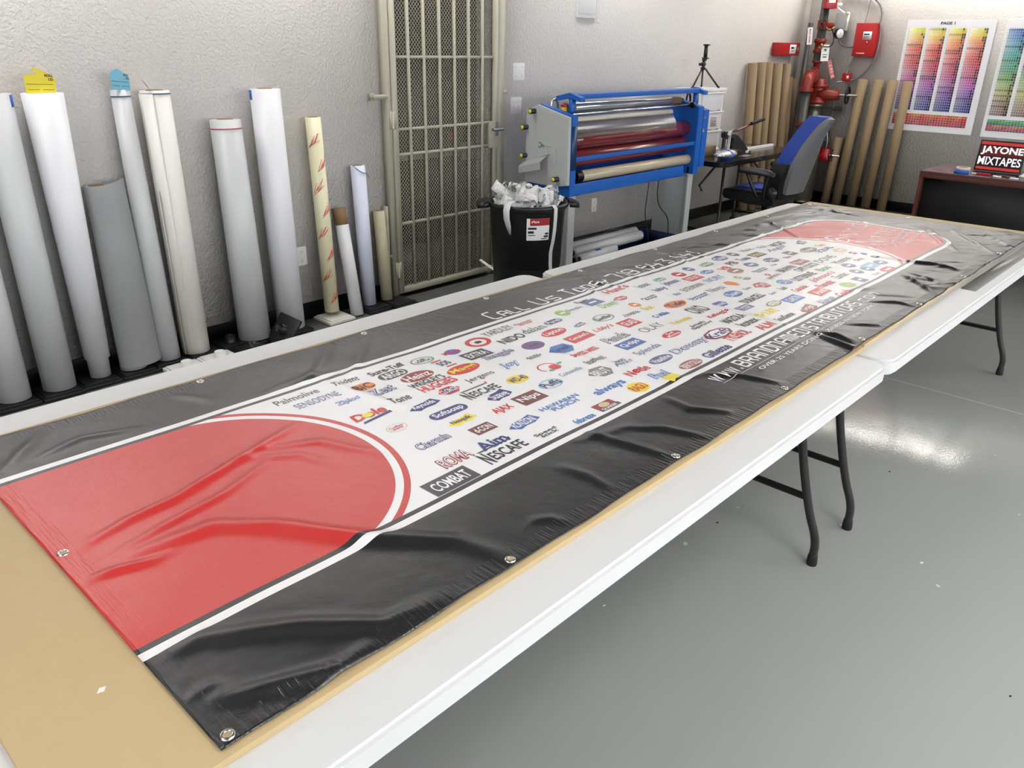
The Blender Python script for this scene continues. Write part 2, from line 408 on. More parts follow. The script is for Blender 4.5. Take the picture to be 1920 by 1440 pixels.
LOGOS = r"""
Palmolive|T|k5|.|1.031|1.734|0.130
SENSODYNE|T|s|.|1.060|1.679|0.135
Trident|I|k3|.|1.186|1.727|0.085
BiC|P|k|o|1.199|1.664|0.074
Ziploc|O|b|.|1.113|1.617|0.073
Zest|O|n|.|1.220|1.609|0.078
Tone|I|k|y|1.216|1.527|0.064
Dole|X|r|.|1.101|1.514|0.107
Coffee mate|V|r|t|1.102|1.401|0.059
Sure-Tuff|B|k|.|1.323|1.719|0.125
ARGO|P|w|k4|1.312|1.674|0.097
Heinz|E|w|r2|1.353|1.615|0.100
WRIGLEY'S|B|k|.|1.348|1.568|0.122
HUGGIES|B|r|.|1.355|1.530|0.127
CLOROX|L|w|n|1.349|1.477|0.077
AIR WICK|A|k4|g|1.445|1.700|0.075
SOS|Q|n|r|1.474|1.636|0.052
Windex|W|r|b|1.557|1.691|0.065
Maggi|E|y|r|1.484|1.561|0.106
ARM HAMMER|G|k|r|1.679|1.698|0.083
EXTRA|R|w|k4|1.598|1.623|0.099
Jergens|T|k3|.|1.476|1.483|0.106
NESCAFE|N|k|.|1.408|1.412|0.126
WD-40|E|n|y|1.542|1.399|0.071
Puffs|A|n|l|1.585|1.311|0.078
Reynolds|S|w|n|1.236|1.452|0.104
Softsoap|P|w|n|1.254|1.376|0.122
Nesquik|S|n|y|1.243|1.316|0.093
Suave|S|w|n|1.421|1.359|0.090
Nips|R|w|m|1.471|1.289|0.093
AJAX|B|r|.|1.366|1.287|0.068
Charmin|O|n|.|1.115|1.282|0.099
d-CON|R|w|m|1.247|1.244|0.068
Aim|B|n|.|1.210|1.176|0.090
RONZONI|S|w|b2|1.344|1.197|0.110
ROMA|O|r2|.|1.093|1.182|0.090
NESCAFE|N|k|.|1.200|1.129|0.138
Speed stick|2|k|.|1.343|1.117|0.077
COMBAT|R|w|k4|1.020|1.116|0.128
YARDLEY|T|k5|.|1.800|1.727|0.129
Scotch Brite|2|r|.|1.922|1.720|0.085
dalan|T|g3|.|1.893|1.653|0.102
NIDO|B|k3|.|1.778|1.642|0.106
Purell|P|w|n|2.004|1.658|0.082
Lipton|E|w|r|1.920|1.584|0.098
.|E|k4|v|1.782|1.553|0.078
Snuggle|O|n|.|1.645|1.572|0.125
Lady Speed Stick|3|k3|.|1.708|1.485|0.065
Joy|O|b|.|1.609|1.490|0.072
Lysol|C|n|b|1.822|1.470|0.094
SWISS MISS|B|r|.|1.856|1.403|0.123
.|K|r|g|1.685|1.393|0.098
Cottonelle|T|s|.|1.696|1.330|0.096
Instant|O|k3|.|1.825|1.340|0.087
Campbell's|R|w|r|1.948|1.498|0.111
Caress|S|w|s|2.041|1.573|0.061
.|E|w|g2|2.100|1.696|0.050
Simple|T|k6|.|2.170|1.697|0.082
Bayer|T|k3|.|2.267|1.738|0.073
.|R|w|s|2.284|1.704|0.083
HAWAIIAN PUNCH|2|b|.|1.505|1.202|0.152
febreze|B|b|.|1.474|1.104|0.077
QUAKER|Y|w|r2|1.581|1.116|0.078
always|B|b|.|1.685|1.178|0.133
RAGU|E|r|y|1.744|1.123|0.067
BRUT|C|w|k6|1.757|1.267|0.085
2000 AWAY|2|s|.|1.866|1.270|0.088
Nestle|B|r|.|1.843|1.196|0.100
Final|O|b|.|1.864|1.133|0.079
.|S|w|y|1.871|1.102|0.070
Swiffer|A|k4|g|2.164|1.562|0.088
Taster's CHOICE|2|k4|.|2.272|1.521|0.093
Libby's|I|r|.|2.074|1.494|0.103
GLAD|R|w|r|2.184|1.467|0.083
OLAY|T|k6|.|2.200|1.386|0.121
Panda|O|k5|.|2.030|1.413|0.120
Q-tips|R|w|b2|2.020|1.346|0.108
Splenda|T|s|.|2.017|1.275|0.127
G Mills|B|b|.|2.342|1.442|0.087
Velveeta|B|y|.|2.337|1.356|0.113
Del Monte|E|w|r|2.190|1.299|0.086
Irish Spring|2|k4|.|2.345|1.282|0.124
Downy|O|s|.|2.142|1.198|0.196
Vaseline|E|w|s|1.975|1.200|0.098
BERTOLLI|E|w|m2|2.004|1.112|0.097
Kraft|F|n|r2|2.306|1.192|0.128
Hunt's|B|r|.|2.480|1.742|0.137
RedPack|C|w|r|2.398|1.659|0.071
Dawn|I|g2|.|2.298|1.647|0.094
.|E|w|o|2.373|1.575|0.042
Sun|B|y|.|2.376|1.522|0.052
Tide|E|n|o|2.489|1.475|0.108
Lever 2000|2|s|.|2.601|1.694|0.084
Scott|P|w|g|2.726|1.699|0.072
Baby|B|s|.|2.604|1.618|0.088
Johnson|2|s|.|2.723|1.641|0.101
.|E|w|r|2.855|1.689|0.057
Fresh Step|2|k5|.|2.489|1.586|0.087
Kellogg's|B|r|.|2.499|1.301|0.126
MAZOLA|B|k3|.|2.491|1.236|0.128
kotex|B|k|.|2.492|1.180|0.113
TYLENOL|B|r|.|2.338|1.138|0.134
Gillette|B|n|.|2.159|1.113|0.142
SPAM|B|y|.|2.634|1.182|0.130
ALM|B|r|.|2.498|1.119|0.100
Secret|C|w|b2|2.609|1.357|0.078
Country Crock|R|w|s|2.638|1.271|0.088
OXO|2|k3|.|2.493|1.383|0.092
.|E|w|s|2.961|1.706|0.048
.|E|w|r|2.859|1.690|0.055
Scope|P|w|g|3.092|1.695|0.086
Oral-B|E|w|b|2.984|1.629|0.076
Crest|E|w|s|3.229|1.707|0.089
.|E|w|k5|3.345|1.705|0.053
Vlasic|T|k5|.|3.469|1.705|0.093
Vick|T|s|.|3.586|1.684|0.063
Ritz|R|y|n|3.424|1.625|0.098
VICKS|B|k3|.|3.697|1.659|0.126
Angel|I|s|.|3.606|1.616|0.181
KITKAT|R|w|r|2.851|1.617|0.105
IVORY|T|b|.|2.911|1.553|0.129
V8|B|r|.|3.087|1.604|0.071
.|E|w|m2|3.088|1.552|0.077
PB|B|m|.|3.192|1.626|0.067
Tums|B|s|.|3.301|1.629|0.087
.|E|w|s|3.233|1.555|0.067
Dove|E|w|n|3.377|1.531|0.084
Boston Bakes|2|s|.|3.179|1.483|0.106
.|E|w|g2|2.999|1.493|0.031
Fritos|E|w|k5|3.010|1.457|0.044
.|C|w|o|2.891|1.463|0.052
Nivea|T|k6|.|2.777|1.470|0.101
CVS|C|w|r|2.955|1.363|0.082
Glade|T|k5|.|2.870|1.384|0.049
Dawn|E|w|b|2.768|1.388|0.087
DURACELL|B|k3|.|2.768|1.306|0.150
Diamond Crystal|B|s|.|2.636|1.462|0.135
ENTENMANN|T|k5|.|2.729|1.546|0.145
Bics|O|s|.|2.606|1.541|0.038
Land Lakes|F|g2|m2|2.767|1.218|0.082
.|E|w|r|3.132|1.426|0.024
pantene|T|m2|.|3.126|1.392|0.105
Tide|S|w|n|3.816|1.593|0.084
Oreo|B|o|.|3.830|1.501|0.068
Knorr|E|w|g3|3.699|1.500|0.116
EQUAL|B|n|.|3.765|1.447|0.147
.|E|w|t|3.800|1.389|0.076
.|R|w|k4|3.571|1.532|0.062
Dixie|B|r2|.|3.489|1.506|0.052
Pepcid|R|w|r2|3.442|1.425|0.112
Huggs|T|k4|.|3.302|1.480|0.042
BRAWN|B|k|.|3.283|1.413|0.137
CAPT COCO|B|k4|.|3.376|1.365|0.190
DOVE|T|k4|.|3.586|1.371|0.172
Motrin|T|k4|.|3.617|1.307|0.147
.|R|w|r2|3.793|1.325|0.036
Bon|B|g|.|3.408|1.302|0.102
.|E|w|s|3.549|1.247|0.064
Oraj|T|r|.|3.687|1.253|0.071
LISTERINE|B|k3|.|3.218|1.306|0.184
Johnson's|I|r|.|3.274|1.248|0.230
Zantac|T|k4|.|3.349|1.204|0.110
Renuzit|B|r|.|3.172|1.193|0.129
Cascade|B|r|.|3.025|1.236|0.108
Axell|R|w|r|3.043|1.161|0.105
.|E|t|g2|3.230|1.123|0.073
.|R|w|s|3.353|1.122|0.058
Crush|B|r|.|3.098|1.088|0.096
Aleve|T|s|.|2.959|1.098|0.114
CLARITIN|R|w|b|2.876|1.194|0.113
Goya|S|w|r2|2.806|1.103|0.119
OXI|E|w|b|3.074|1.323|0.068
Lux|B|k3|.|2.977|1.285|0.044
Secret|I|v|.|2.883|1.281|0.046
GoodSense|B|k|.|2.642|1.118|0.129
.|R|w|l|3.620|1.178|0.106
.|E|w|s|3.713|1.167|0.066
.|P|w|r|3.613|1.099|0.109
.|E|w|n|3.795|1.222|0.034
.|S|w|n|3.815|1.282|0.038
.|E|w|s|3.471|1.181|0.053
.|E|w|s|3.549|1.163|0.054
Kleen|T|s|.|3.497|1.108|0.054
"""
for (x, y, sx, sy, p) in LAMPS:
    lamp(x, y, sx, sy, p, 'white recessed ceiling lamp over the workshop')
t = thing('ceiling_lamp', 'long wraparound ceiling lamp running beside the poster wall', 'lamp', (9.16, 2.72, CZ))
MB().b2((9.06, 1.20, CZ-.03), (9.26, 4.20, CZ)).b2((9.07, 1.19, CZ-.15), (9.25, 1.21, CZ-.02)).build('housing', WHITEP, t)
MB().lathe([(0, 0), (.105, 0), (.105, 2.96), (0, 2.96)], (9.16, 1.22, CZ-.08), (0, 1, 0), seg=20).build('diffuser', mat('strip_lamp_glow', (255, 251, 245), .5, emit=WASH), t)

# ------------------------------------------------------------------ folding tables
TZ = .745; TL = 2.43; TW = .735
def leg_pts(x, ysgn, y0):
    # wishbone leg: inset at the top, splayed to the outside, upright foot
    return [(x, y0+ysgn*.15, .70), (x, y0+ysgn*.13, .60), (x, y0+ysgn*.105, .42), (x, y0+ysgn*.045, .20), (x, y0, .10), (x, y0, .03)]
def make_table(x0, y0, label):
    t = thing('folding_table', label, 'table', (x0, y0, 0), 'white folding tables under the banner')
    n = 6; rr = .055; poly = []
    for cx_, cy_, a0 in ((x0+TL-rr, y0+TW-rr, 0), (x0+rr, y0+TW-rr, 90), (x0+rr, y0+rr, 180), (x0+TL-rr, y0+rr, 270)):
        for k in range(n+1):
            a = R(a0+90*k/n); poly.append((cx_+rr*math.cos(a), cy_+rr*math.sin(a)))
    MB().prism(poly, 'z', TZ-.052, TZ, bev=.008).build('tabletop', PLASTIC_W, t, sharp=18)
    # shallow moulded rim line and underside rib
    MB().b2((x0+.06, y0+.10, TZ-.068), (x0+TL-.06, y0+.13, TZ-.052)).b2((x0+.06, y0+TW-.13, TZ-.068), (x0+TL-.06, y0+TW-.10, TZ-.052)).build('rail', STEEL_B, t)
    for x in (x0+.20, x0+TL-.10):
        for s_, yb in ((1, y0+.085), (-1, y0+TW-.085)):
            P = [Vector(p) for p in leg_pts(x, s_, yb)]
            l = MB().tube(P, .0145, 12, sm=2).build('leg', STEEL_B, t)
            MB().lathe([(0, 0), (.0175, 0), (.0185, .012), (.0165, .038), (.0148, .042)], (x, yb, 0), seg=14).build('foot_cap', RUBBER, l)
        MB().cyl((x, y0+.085+.062, .245), (x, y0+TW-.085-.062, .245), .0125, seg=10).build('crossbar', STEEL_B, t)
        MB().cyl((x, y0+.15, .690), (x, y0+TW-.15, .690), .012, seg=10).build('pivot_bar', STEEL_B, t)
        xs = x+(.32 if x < x0+1 else -.32)
        MB().box(((x+xs)/2, y0+TW/2, .57), (.40, .02, .008), rot=Matrix.Rotation(R(38 if xs > x else -38)*1, 3, 'Y')).build('brace', STEEL_B, t)
    return t
T1 = make_table(.066, .692, 'white plastic folding table nearest the camera, left of the two along the open floor')
dup(T1, (2.505, .692, 0), 'far white folding table on the open floor side with a grey sheet on it')
dup(T1, (.02, 1.462, 0), 'white plastic folding table on the wall side, running in front of the upright rolls')
dup(T1, (2.50, 1.431, 0), 'white plastic folding table on the wall side, in front of the black trash can')

MDF = mat('tan_fibreboard', (190, 167, 124), .62, var=.05, vscale=30, bump=.0002, bscale=300)
b = MB().box((1.337, 1.4255, .7515), (2.436, 1.255, .013), bev=.0015).build('fibreboard_sheet', MDF)
tag(b, 'tan fibreboard sheet under the near end of the banner, bare at the left', 'board', 'fibreboard sheets on the tables')
b = MB().box((3.782, 1.435, .7515), (2.432, 1.220, .013), rz=R(.9), bev=.0015).build('fibreboard_sheet', MDF)
tag(b, 'tan fibreboard sheet under the far end of the banner beside the desk', 'board', 'fibreboard sheets on the tables')
b = MB().box((4.26, .765, .7468), (1.34, .055, .0035)).build('grey_plastic_sheet', mat('grey_sheet', (128, 127, 122), .35))
tag(b, 'thin grey sheet lying on the far table under the banner edge', 'sheet')
tag(MB().prism([(.243, 1.040), (.252, 1.037), (.258, 1.045), (.249, 1.048)], 'z', .7581, .7588).build('paper_scrap', WHITEP), 'tiny white paper scrap on the bare fibreboard', 'scrap')

# ------------------------------------------------------------------ banner
BZ0 = .7606
BX0, BX1, BY0, BY1 = .316, 4.886, .810, 2.032
RID = []
for pts_, a_, w_ in RIDGES: RID.append((pts_, a_*1.12, w_, 1))
rnd = random.Random(3)
for k in range(300):
    # small drape wrinkles, mostly in the far half and in the black bands
    x = 2.2+2.65*rnd.random()**.75
    y = rnd.choice([rnd.uniform(.83, 1.04), rnd.uniform(1.81, 2.0), rnd.uniform(1.81, 2.0), rnd.uniform(.83, 2.0)])
    if 1.09 < y < 1.76 and x < 3.9: continue
    a = R(rnd.uniform(-50, -12)) if y > 1.3 else R(rnd.uniform(-75, -25))
    L = rnd.uniform(.06, .20)*(1.5 if x > 4.3 else 1)
    RID.append(([(x, y), (x+math.cos(a)*L*.5, y+math.sin(a)*L*.5+rnd.uniform(-.01, .01)), (x+math.cos(a)*L, y+math.sin(a)*L)], rnd.uniform(.0010, .0042)*(1 if x > 2.9 else .5), rnd.uniform(.006, .016), 1))
def hfun(xx, yy):
    xx = np.asarray(xx, float); yy = np.asarray(yy, float)
    H = np.zeros_like(xx)
    for pts, amp, wd, tp in RID:
        P = np.array(pts); lo = P.min(0)-4*wd; hi = P.max(0)+4*wd
        m = (xx > lo[0]) & (xx < hi[0]) & (yy > lo[1]) & (yy < hi[1])
        if not m.any(): continue
        x, y = xx[m], yy[m]
        seg = np.linalg.norm(np.diff(P, axis=0), axis=1); cum = np.concatenate([[0], np.cumsum(seg)]); tot = cum[-1]
        best = np.full(x.shape, 1e9); tt = np.zeros_like(x)
        for i in range(len(P)-1):
            d = P[i+1]-P[i]; L2 = d@d
            t = np.clip(((x-P[i, 0])*d[0]+(y-P[i, 1])*d[1])/L2, 0, 1)
            ds = (x-P[i, 0]-t*d[0])**2+(y-P[i, 1]-t*d[1])**2
            q = ds < best; best[q] = ds[q]; tt[q] = (cum[i]+t[q]*seg[i])/tot
        env = np.sin(np.clip(tt, 0, 1)*math.pi)**.7+.12
        v = amp*env*np.exp(-best/(wd*wd))
        H[m] += v
    for (fx, fy, ph, am) in [(7.1, 3.3, .4, .0011), (-4.3, 9.2, 1.7, .0009), (13.7, 11.1, 2.2, .0005), (23.1, -17.0, .3, .0003)]:
        H += am*(1+np.sin(xx*fx+yy*fy+ph+1.3*np.sin(yy*5.1+xx*2.3)))
    return H
nx, ny = 560, 190
gx = np.linspace(BX0, BX1, nx+1); gy = np.linspace(BY0, BY1, ny+1)
GX, GY = np.meshgrid(gx, gy, indexing='ij')
# hem is a little uneven
ex = GX.copy(); ey = GY.copy()
edge = np.clip(1-(GY-BY0)/.05, 0, 1); ey += edge*.003*np.sin(GX*21)*np.sin(GX*7)
edge = np.clip(1-(BY1-GY)/.05, 0, 1); ey += edge*.003*np.sin(GX*17+1)
edge = np.clip(1-(BX1-GX)/.05, 0, 1); ex += edge*.006*np.sin(GY*23)
GZ = BZ0+hfun(GX, GY)
top = np.stack([ex, ey, GZ], -1).reshape(-1, 3); bot = top.copy(); bot[:, 2] -= .0011
N = (nx+1)*(ny+1); idx = np.arange(N).reshape(nx+1, ny+1)
q = np.stack([idx[:-1, :-1], idx[1:, :-1], idx[1:, 1:], idx[:-1, 1:]], -1).reshape(-1, 4)
rim = list(idx[:, 0])+list(idx[-1, 1:])+list(idx[-2::-1, -1])+list(idx[0, -2:0:-1])
rim = np.array(rim); r2 = np.roll(rim, -1)
rf = np.stack([rim, rim+N, r2+N, r2], -1)
faces = np.concatenate([q, q[:, ::-1]+N, rf])
me = bpy.data.meshes.new('banner'); me.from_pydata(np.concatenate([top, bot]).tolist(), [], faces.tolist())
me.polygons.foreach_set('use_smooth', [True]*len(me.polygons)); me.update()
banner = bpy.data.objects.new('banner', me); COL.objects.link(banner); ORG['banner'] = Vector()
tag(banner, 'large red, black and white vinyl banner full of brand logos spread over the tables', 'banner')
def banner_mat():
    m = bpy.data.materials.new('printed_banner_vinyl'); m.use_nodes = True; nt = m.node_tree; X.nt = nt
    b = nt.nodes['Principled BSDF']
    tc = nt.nodes.new('ShaderNodeTexCoord'); sp = nt.nodes.new('ShaderNodeSeparateXYZ'); nt.links.new(tc.outputs['Object'], sp.inputs[0])
    x, y = X(sp.outputs[0]), X(sp.outputs[1])
    BLK, WHT, GRY, RED = s2l(17, 17, 19), s2l(236, 236, 236), s2l(40, 38, 40), s2l(196, 44, 40)
    def dist(cx_, cy_): dx = x-cx_; dy = y-cy_; return (dx*dx+dy*dy).sq()
    r = .255; xe = 4.560; yc = 1.4275; hh = .3775
    qx = (x-(xe-r)).mx(0); qy = ((y-yc).ab()-(hh-r)).mx(0)
    d3 = (qx*qx+qy*qy).sq()-r
    dl = dist(.64, 1.42); dr_ = dist(3.575, 1.42)
    # white field, coloured from the middle outwards
    c = mixc(dl.lt(.400)*x.gt(.64), WHT, RED)
    c = mixc(dl.lt(.385)*x.gt(.64), c, WHT)
    c = mixc((dl.lt(.367)*x.gt(.64)).mx(x.lt(.6401)), c, RED)
    c = mixc(dr_.gt(.372)*x.gt(3.575), c, RED)
    c = mixc(dr_.gt(.388)*x.gt(3.575), c, WHT)
    c = mixc(dr_.gt(.404)*x.gt(3.575), c, RED)
    c = mixc(d3.gt(-.034), c, GRY)
    c = mixc(d3.gt(-.020), c, WHT)
    c = mixc(d3.gt(0), c, BLK)
    nt.links.new(c, b.inputs['Base Color'])
    b.inputs['Roughness'].default_value = .36; b.inputs['Specular IOR Level'].default_value = .9; b.inputs['IOR'].default_value = 1.52
    # woven scrim, welded hem and small puckers
    n = nt.nodes.new('ShaderNodeTexNoise'); n.inputs['Scale'].default_value = 15; n.inputs['Detail'].default_value = 5
    nt.links.new(tc.outputs['Object'], n.inputs['Vector'])
    weave = (x*1900+y*300).sin()*.6+(y*1900).sin()
    hn = ((y-BY0).mn(BY1-y)).mn((x-BX0).mn(BX1-x))
    hem = hn.lt(.042)
    pn = nt.nodes.new('ShaderNodeTexNoise'); pn.inputs['Scale'].default_value = 30
    mp = nt.nodes.new('ShaderNodeMapping'); mp.inputs['Scale'].default_value = (4.2, .35, 1)
    nt.links.new(tc.outputs['Object'], mp.inputs['Vector']); nt.links.new(mp.outputs['Vector'], pn.inputs['Vector'])
    h = weave*.00005+X(n.outputs['Fac'])*.0030+hem*.0006+hem*X(pn.outputs['Fac'])*.0035
    bp = nt.nodes.new('ShaderNodeBump'); bp.inputs['Distance'].default_value = 1; bp.inputs['Strength'].default_value = .9
    nt.links.new(h.v, bp.inputs['Height']); nt.links.new(bp.outputs['Normal'], b.inputs['Normal'])
    return m
me.materials.append(banner_mat())

# printed logos and lettering, following the cloth
def split_long(bm, mx):
    for _ in range(7):
        bmesh.ops.triangulate(bm, faces=[f for f in bm.faces if len(f.verts) > 3])
        es = [e for e in bm.edges if e.calc_length() > mx]
        if not es: break
        bmesh.ops.subdivide_edges(bm, edges=es, cuts=1, use_grid_fill=False)
def conform(mb, lift):
    bmesh.ops.triangulate(mb.bm, faces=list(mb.bm.faces)); split_long(mb.bm, .013)
    vs = list(mb.bm.verts)
    if not vs: return
    a = np.array([(v.co.x, v.co.y, v.co.z) for v in vs])
    z = BZ0+hfun(a[:, 0], a[:, 1])+a[:, 2]+lift
    for v, q in zip(vs, z): v.co.z = q
CO = {'k': (28, 28, 30), 'k3': (48, 48, 52), 'k4': (66, 64, 66), 'k5': (84, 84, 90), 'k6': (120, 118, 116), 'w': (240, 240, 240), 'r': (206, 40, 42), 'r2': (150, 34, 40),
      'n': (34, 42, 116), 'b': (52, 110, 184), 'b2': (58, 96, 170), 's': (92, 104, 150), 'o': (236, 132, 60), 'y': (240, 218, 60), 'g': (70, 158, 92), 'g2': (150, 190, 80),
      'g3': (52, 84, 62), 'v': (104, 70, 130), 't': (206, 188, 140), 'm': (112, 44, 46), 'm2': (160, 92, 80), 'l': (120, 184, 214)}
CK = list(CO); CI = {k: i for i, k in enumerate(CK)}
inks = []
for k in CK:
    inks.append(mat('print_'+k, CO[k], .36, spec=.6))
deco = MB()
def ell(cx_, cy_, a, b_, z, c, n=28, a0=0, a1=360, inner=0):
    deco.mi = CI[c]
    A = [R(a0+(a1-a0)*k/n) for k in range(n+1)]
    if inner:
        o = deco.pts([(cx_+a*math.cos(t), cy_+b_*math.sin(t), z) for t in A]); i = deco.pts([(cx_+a*inner*math.cos(t), cy_+b_*inner*math.sin(t), z) for t in A])
        for k in range(n): deco.face([o[k], o[k+1], i[k+1], i[k]])
    else: deco.poly([(cx_+a*math.cos(t), cy_+b_*math.sin(t), z) for t in A[:-1]])
def pol(ps, z, c): deco.mi = CI[c]; deco.poly([(p[0], p[1], z) for p in ps])
def txt(s_, cx_, cy_, w_, h_, z, c, bold=0, shear=0):
    deco.mi = CI[c]; deco.text(s_, (cx_, cy_, z), (1, 0, 0), (0, 1, 0), (w_, h_), bold, shear)
Z1, Z2, Z3 = .0002, .0005, .0008
for ln in LOGOS.strip().split('\n'):
    s_, st, c1, c2, cx_, cy_, w_ = ln.split('|'); cx_ = float(cx_); cy_ = float(cy_); w_ = float(w_)
    if st in 'EAWCF' or st == 'G': w_ *= 1.12
    n_ = max(len(s_), 3)
    h_ = min(w_/n_*2.2, .043)
    two = s_.replace(' ', '\n', 1) if ' ' in s_ else s_
    if st == 'T': txt(s_, cx_, cy_, w_, h_, Z2, c1)
    elif st == 'B': txt(two if len(s_) > 10 else s_, cx_, cy_, w_, h_*(1.7 if ' ' in s_ and len(s_) > 10 else 1.0), Z2, c1, .028)
    elif st == 'I': txt(s_, cx_, cy_, w_, h_*1.1, Z2, c1, .008, .35)
    elif st in '23':
        txt(s_.replace(' ', '\n'), cx_, cy_, w_, h_*(1.7 if st == '2' else 2.3), Z2, c1, .02)
    elif st == 'O':
        go, gi = glyphs(s_, .05, .1), glyphs(s_, -.012, .1); hh_ = h_*1.1
        txt(s_, cx_, cy_, w_, hh_, Z2, c1, .05, .1); txt(s_, cx_, cy_, w_*gi[2]/go[2], hh_*gi[3]/go[3], Z3, 'w', -.012, .1)
    elif st == 'N':
        txt(s_[0], cx_-w_*.42, cy_-.002, w_*.14, h_*1.3, Z2, c1, .03); txt(s_[1:], cx_+w_*.09, cy_-.004, w_*.80, h_*.9, Z2, c1, .02)
        pol([(cx_-w_*.36, cy_+h_*.66), (cx_+w_*.34, cy_+h_*.66), (cx_+w_*.34, cy_+h_*.78), (cx_-w_*.42, cy_+h_*.78)], Z2, c1)
        pol([(cx_+w_*.36, cy_+h_*.62), (cx_+w_*.39, cy_+h_*.62), (cx_+w_*.44, cy_+h_*.95), (cx_+w_*.38, cy_+h_*.95)], Z2, 'r' if cy_ > 1.3 else c1)
    else:
        hb = min(max(h_*1.4, w_*.42), .062)*.5; a = w_/2
        if st == 'P':
            ell(cx_-a+hb*.8, cy_, hb*.8, hb*.8, Z1, c2, 16); ell(cx_+a-hb*.8, cy_, hb*.8, hb*.8, Z1, c2, 16)
            pol([(cx_-a+hb*.8, cy_-hb*.8), (cx_+a-hb*.8, cy_-hb*.8), (cx_+a-hb*.8, cy_+hb*.8), (cx_-a+hb*.8, cy_+hb*.8)], Z1+.0001, c2)
        elif st in 'RY':
            hb = max(hb, w_*.24)
            pol([(cx_-a, cy_-hb), (cx_+a, cy_-hb), (cx_+a, cy_+hb), (cx_-a, cy_+hb)], Z1, c2)
            if st == 'Y': ell(cx_, cy_+hb*.25, a*.5, hb*.62, Z2, 't', 18); pol([(cx_-a, cy_-hb*1.1), (cx_+a*1.1, cy_-hb*1.1), (cx_+a*1.1, cy_-hb*.35), (cx_-a, cy_-hb*.35)], Z2+.0001, 'k4'); cy_ -= hb*.72; hb *= .5
        elif st == 'E': ell(cx_, cy_, a, hb*1.05, Z1, c2)
        elif st == 'G': ell(cx_, cy_, a, a*.82, Z2, c2, 30, inner=.66); ell(cx_, cy_, a*.3, a*.22, Z2, c1, 8); txt('A', cx_, cy_, a*.5, a*.4, Z3, 'k', .05)
        elif st == 'F': ell(cx_, cy_, a*1.05, hb*1.2, Z1, c2, 8); ell(cx_, cy_, a*.86, hb*.92, Z2, 'w', 8)
        elif st == 'C': pol([(cx_-a, cy_+hb*.2), (cx_-a*.35, cy_-hb), (cx_+a*.45, cy_-hb*1.1), (cx_+a, cy_-hb*.1), (cx_+a*.8, cy_+hb), (cx_-a*.2, cy_+hb*1.2)], Z1, c2)
        elif st == 'L':
            pol([(cx_-a, cy_), (cx_-a*.45, cy_-hb*1.15), (cx_+a*.45, cy_-hb*1.15), (cx_+a, cy_), (cx_+a*.45, cy_+hb*1.15), (cx_-a*.45, cy_+hb*1.15)], Z1, 'r')
            pol([(cx_-a*.72, cy_), (cx_-a*.3, cy_-hb*.8), (cx_+a*.3, cy_-hb*.8), (cx_+a*.72, cy_), (cx_+a*.3, cy_+hb*.8), (cx_-a*.3, cy_+hb*.8)], Z2, 'n')
        elif st == 'S': pol([(cx_-a, cy_-hb*.15), (cx_-a*.55, cy_-hb*1.0), (cx_-a*.1, cy_-hb*.75), (cx_+a*.45, cy_-hb*.8), (cx_+a, cy_-hb*.35), (cx_+a*.75, cy_+hb), (cx_+a*.2, cy_+hb*.7), (cx_-a*.5, cy_+hb*.6)], Z1, c2)
        elif st == 'A': ell(cx_, cy_, a, a*.62, Z1, c2, 28, inner=.86); s_ = two
        elif st == 'W': ell(cx_+a*.1, cy_, a*.75, a*.62, Z1, c2)
        elif st == 'Q':
            pol([(cx_-a, cy_+hb*.9), (cx_+a*.5, cy_+hb*.9), (cx_+a*.5, cy_+hb*1.2), (cx_-a, cy_+hb*1.2)], Z1, c2); pol([(cx_-a*.5, cy_-hb*1.2), (cx_+a, cy_-hb*1.2), (cx_+a, cy_-hb*.9), (cx_-a*.5, cy_-hb*.9)], Z1, c2)
        elif st == 'X':
            ell(cx_-a*.1, cy_-.004, .016, .012, Z3, 'y', 14); pol([(cx_-a*.8, cy_-h_*.95), (cx_+a, cy_-h_*.75), (cx_+a, cy_-h_*.45), (cx_-a*.7, cy_-h_*.7)], Z1, 'n')
        elif st == 'V': ell(cx_, cy_, a, a*.72, Z1, c2, 28, inner=.93)
        elif st == 'K':
            ell(cx_-a*.25, cy_+.004, a*.75, a*.62, Z1, c1, 20, a0=0, a1=220, inner=.86); ell(cx_+a*.12, cy_-a*.16, a*.42, a*.36, Z2, c1); ell(cx_-a*.42, cy_-a*.40, a*.24, a*.13, Z2, c2, 12); ell(cx_+a*.80, cy_+a*.1, a*.24, a*.10, Z2, c2, 12)
        if s_ == '.' and st in 'ERP': pol([(cx_-a*.52, cy_-hb*.22), (cx_+a*.5, cy_-hb*.22), (cx_+a*.56, cy_+hb*.2), (cx_-a*.46, cy_+hb*.2)], Z2, c1)
        if s_ != '.':
            bold = .02 if st not in 'G' else 0
            if st == 'G': continue
            if st in 'XW': txt(s_, cx_, cy_, w_*.95, h_*.95, Z2+.0001, c1, .04, .15)
            elif '\n' in s_ or (' ' in s_ and len(s_) > 8): txt(s_.replace(' ', '\n', 1), cx_, cy_, w_*.72, hb*1.5, Z3, c1, bold)
            else: txt(s_, cx_, cy_, w_*(.70 if st in 'SC' else .80), min(h_*1.0, hb*1.2), Z3, c1, bold)
conform(deco, .0003)
deco.build('printed_logos', inks, banner)

